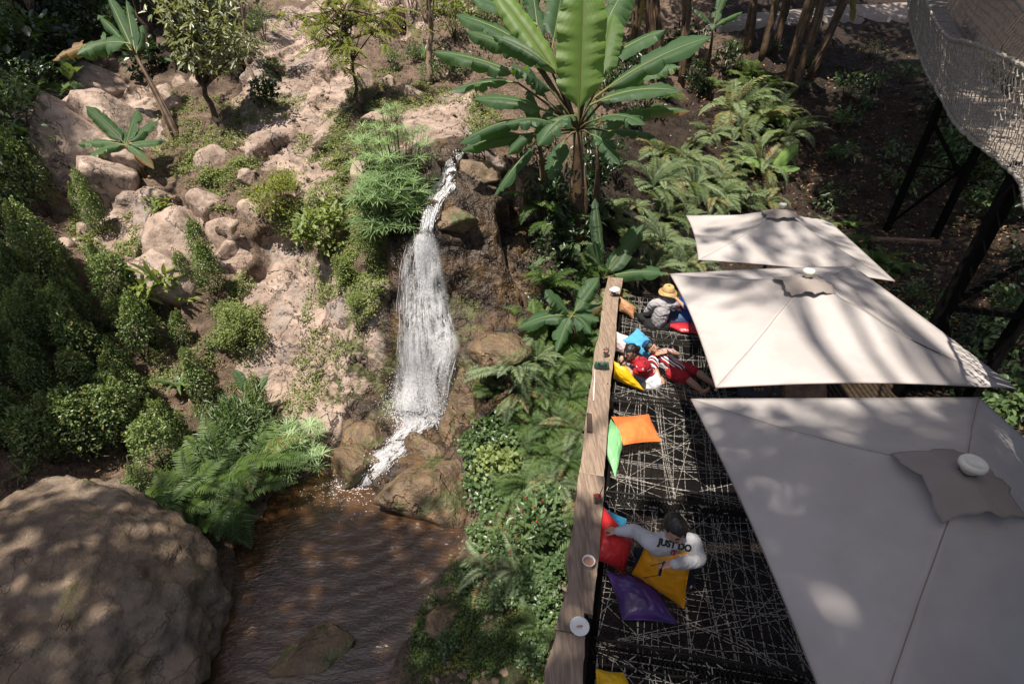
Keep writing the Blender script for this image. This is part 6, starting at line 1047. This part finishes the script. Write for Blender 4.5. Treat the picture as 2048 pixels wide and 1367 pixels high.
# neighbour in blue, mostly behind the umbrella
hc = PZ(1378,572,-4.42); Fd = nrm(np.array([-.8,.3,-.2])); Up = np.array([0,0,1.]); og = hc - [0,0,.8]; t = thing('person', "person in a blue top next to the hat wearer, nearly hidden by the umbrella", 'person', tuple(og)); nk = hc + [.03,0,-.14]; pv = nk + [.06,0,-.56]; mb = MB(); head(mb, hc, Fd, Up); chain(mb, [hc - [0,0,.05], nk], [.05,.055]); chain(mb, [nk - [0,0,.05], nk + [.03,0,-.25], pv], [.09,.12,.12]); sA, sB = nk + [-.02,-.18,-.08], nk + [.02,.18,-.08]; wA, wB = PZ(1352,596,-4.70), sB + [-.3,0,-.35]; eA, eB = (sA+wA)/2 + [.04,-.08,-.12], (sB+wB)/2 + [.1,0,-.12]
chain(mb, [nk - [0,0,.06], sA, eA, wA], [.06,.05,.04,.028]); chain(mb, [nk - [0,0,.06], sB, eB, wB], [.06,.05,.04,.028]); chain(mb, [pv, pv + [-.38,-.12,.05], pv + [-.5,.05,-.08]], [.09,.06,.04]); chain(mb, [pv, pv + [-.36,.2,.05], pv + [-.1,.3,-.03]], [.09,.06,.04]); hand(mb, wA, nrm(wA-eA), np.array([0,0,-1.]), 1., .4, 1); hand(mb, wB, np.array([-1,0,-.2]), np.array([0,0,-1.]), 1., .4, -1); fuse(mb, 'body', SKIN, t, .008, 3, og); face(t, og, hc, Fd, Up); hair(t, og, hc, Fd, Up)
mb = MB(); chain(mb, [nk - [0,0,.03], nk + [.03,0,-.25], pv], [.085,.145,.145]); chain(mb, [nk - [0,0,.07], sA, (sA+eA)/2], [.085,.078,.07]); chain(mb, [nk - [0,0,.07], sB, (sB+eB)/2], [.085,.078,.07]); fuse(mb, 'top', simple('blue_top', (.02,.09,.36), .85, .2, .15, 12., .5, .02), t, .01, 3, og); mb = MB(); chain(mb, [pv, pv + [-.38,-.12,.05], pv + [-.45,0,-.05]], [.12,.085,.06]); chain(mb, [pv, pv + [-.36,.2,.05], pv + [-.15,.28,-.03]], [.12,.085,.06]); fuse(mb, 'shorts', simple('blue_denim', (.05,.09,.17), .85), t, .01, 3, og)
# ------------------------------------------------------------------ unseen shade trees, their crown clumps placed to cast shade on chosen spots
SUND = nrm(np.array([-.20, -.24, .95]))
TRUNKS = [((1.5,-4.5),"unseen shade tree standing behind the viewpoint"),((-9.8,5.2),"unseen shade tree beside the clipped shrubs"),((-6.5,-3),"unseen shade tree below the huge boulder"),((-19.5,19),"unseen shade tree at the dark jungle corner"),((-10,28.5),"unseen shade tree above the boulder slope"),((3,30),"unseen shade tree above the stream head"),((11,30.5),"unseen shade tree beyond the concrete path"),((17.5,17),"unseen shade tree past the far end of the bridge"),((15.5,8.5),"unseen shade tree on the far side of the bridge"),((9.5,-2.5),"unseen shade tree beyond the near umbrella")]
TG = [((-5.3,2.9,-6.2),1.9,1.4),((-4.4,1.3,-6.6),2.,1.5),((-3,3.8,-7),1.5,1.4),((-2.4,1.9,-7),1.8,1.5),((-1,3.1,-7),1.3,1.4),((-.6,1.5,-7),1.4,.9),((.5,2.0,-5.6),.9,.8),((1.3,2.5,-4.0),.95,1.9),((1.3,1.0,-4.2),1.2,1.6),((2.7,1.5,-3),1.05,2.4),((3.5,2.3,-3),.9,2.2),((4.2,1.1,-3),1.3,2.2),((2.2,2.55,-3),.6,1.),((-7.2,4.0,-6),.9,1.),((-1.9,4.7,-7.1),.8,1.2),((-3.6,5.2,-7),.7,1.2),((3.4,2.9,-3),.45,.8),((-5.6,4.7,-5.9),.6,.8),((2.6,2.3,-3),.75,2.2),((3.0,1.0,-3.1),1.2,1.5)]
for px, py, r_, d_ in ((60,640,1.1,1.6),(120,730,.8,1.4),(50,800,1.2,1.6),(130,790,.6,1.3),(20,900,1.1,1.6),(10,560,.9,1.5),(60,930,.8,1.4),
    (50,50,2.6,1.6),(150,45,2.6,1.6),(250,20,2.5,1.6),(60,170,2.,1.6),(20,290,1.6,1.6),(110,110,2.2,1.6),(345,15,2.,1.5),(460,40,1.2,1.1),(15,400,.9,1.4),(480,130,.5,.8),(560,70,.6,.6),
    (1650,120,2.,1.5),(1760,150,2.2,1.6),(1700,240,1.6,1.4),(1800,250,1.7,1.6),(1740,340,1.4,1.5),(1850,390,1.5,1.6),(1830,470,1.1,1.5),(1900,540,1.2,1.6),(1850,610,.7,1.4),(1980,620,1.2,1.6),(1990,760,1.2,1.6),(1900,250,2.,1.6),(1960,400,1.7,1.6),(1620,330,.9,1.3),(1630,250,.9,1.1),(1570,180,1.1,1.2),(1690,410,.9,1.4),(1760,500,.8,1.3),
    (1440,30,2.,1.3),(1550,50,2.,1.4),(1650,10,2.2,1.5),(1300,50,1.5,1.1),(1800,60,2.5,1.6)): TG.append((G(px, py), r_, d_))
for (px, py), r_, d_ in (((1440,455),.35,.8),((1530,480),.5,.9),((1640,470),.45,.9),((1560,430),.5,.9),((1690,520),.35,.8),((1430,575),.4,.9),((1530,590),.35,.8),((1650,590),.45,.9),((1700,560),.4,.9),((1480,560),.3,.8)): TG.append((PZ(px, py, -3.05), r_, d_*1.1))
for (px, py, z), r_, d_ in (((1840,20,-.2),1.,1.6),((1850,90,-.6),1.,1.6),((1880,150,-1),.9,1.5),((1905,60,-.4),1.2,1.6),((1960,40,-.4),1.2,1.6),((2010,90,-.6),.9,1.4),((1900,20,0),1.5,1.6),((1925,180,-1),.6,1.2)): TG.append((PZ(px, py, min(z, -.05)) if z < 0 else PY(px, py, 16), r_, d_))
r = np.random.default_rng(88); parts = [[] for _ in TRUNKS]
for g, rad, d in TG:
    g = np.array(g, float); Hh = r.uniform(9.5, 12.5) + 8*(abs(g[2]+3.03) < .15); c = g + SUND*((Hh-g[2])/SUND[2]); k = int(np.argmin([(c[0]-q[0][0])**2 + (c[1]-q[0][1])**2 for q in TRUNKS])); parts[k].append((c, rad, d))
F_CANOPY = foliage('canopy_leaves', (.02,.045,.012), (.06,.11,.03), .45, .15, .4)
for k, ((x, y), lb) in enumerate(TRUNKS):
    if not parts[k]: continue
    b = down(x, y); t = thing('shade_tree', lb, 'tree', tuple(b), 0, 'unseen shade trees around the glade'); mb = MB(); fl = MB(); cm = np.mean([q[0] for q in parts[k]], 0); top = np.array([x*.75+cm[0]*.25, y*.75+cm[1]*.25, 9.]); P = np.stack([b*(1-q) + top*q for q in np.linspace(-.02, 1, 12)]) - b; mb.tube(P, np.linspace(.34, .16, 12), 10)
    for c, rad, d in parts[k]:
        e = c - b; s = r.integers(6, 12); m_ = (P[s]+e)/2 + [0,0,.6]; br = np.stack([P[s]*(1-q)**2 + 2*m_*q*(1-q) + e*q*q for q in np.linspace(0, 1, 10)]); mb.tube(br, np.linspace(.09, .02, 10), 6)
        d = d*(2.2 if g[0] > 4.5 and g[2] < -.9 else 2.2 if g[2] < -5.8 else 1.4); N = int(d*math.pi*rad**2/.030); a = r.random(N)*6.283; q = np.sqrt(r.random(N))*rad*1.02; ncl = max(4, int(6*rad**2)); 
        p = e + np.stack([q*np.cos(a), q*np.sin(a), r.normal(size=N)*.45], 1); p += fbm((p+b)*.9, 2)[:, None]*[.35,.35,0]
        place(fl, LEAF4, p, nrm(r.normal(size=(N, 3))*[1,1,.4]), nrm(r.normal(size=(N, 3))*.5 + [0,0,1]), r.uniform(.22, .40, N), .16, r.random(N)*.9)
        for i in range(ncl): f = br[r.integers(5, 10)]; mb.tube([f, (f + p[r.integers(0, N)])/2 + [0,0,.1], p[r.integers(0, N)]], [.02,.012,.004], 4)
    mb.build('trunk', BARK, t); fl.build('crown', F_CANOPY, t)
# ------------------------------------------------------------------ light
sl = bpy.data.lights.new('sun', 'SUN'); sl.energy = 5.0; sl.angle = R(.55); sl.color = (1., .93, .83)
so = bpy.data.objects.new('sun', sl); COL.objects.link(so); so.rotation_euler = Vector(SUND).to_track_quat('Z', 'Y').to_euler()
w = bpy.data.worlds.new("World"); SC.world = w; w.use_nodes = True
nt = w.node_tree; sk = nt.nodes.new('ShaderNodeTexSky'); sk.sky_type = 'NISHITA'; sk.sun_disc = False; sk.dust_density = 3.; sk.air_density = .8
sk.sun_elevation = math.asin(SUND[2]); sk.sun_rotation = math.atan2(SUND[0], SUND[1])
nt.links.new(sk.outputs[0], nt.nodes['Background'].inputs[0]); nt.nodes['Background'].inputs[1].default_value = .07
SC.view_settings.view_transform = 'Standard'; SC.view_settings.look = 'None'; SC.view_settings.exposure = .72; SC.view_settings.gamma = 1
SC.cycles.max_bounces = 6; SC.cycles.transparent_max_bounces = 12; SC.cycles.diffuse_bounces = 3; SC.cycles.glossy_bounces = 2; SC.cycles.transmission_bounces = 2; SC.cycles.use_denoising = True
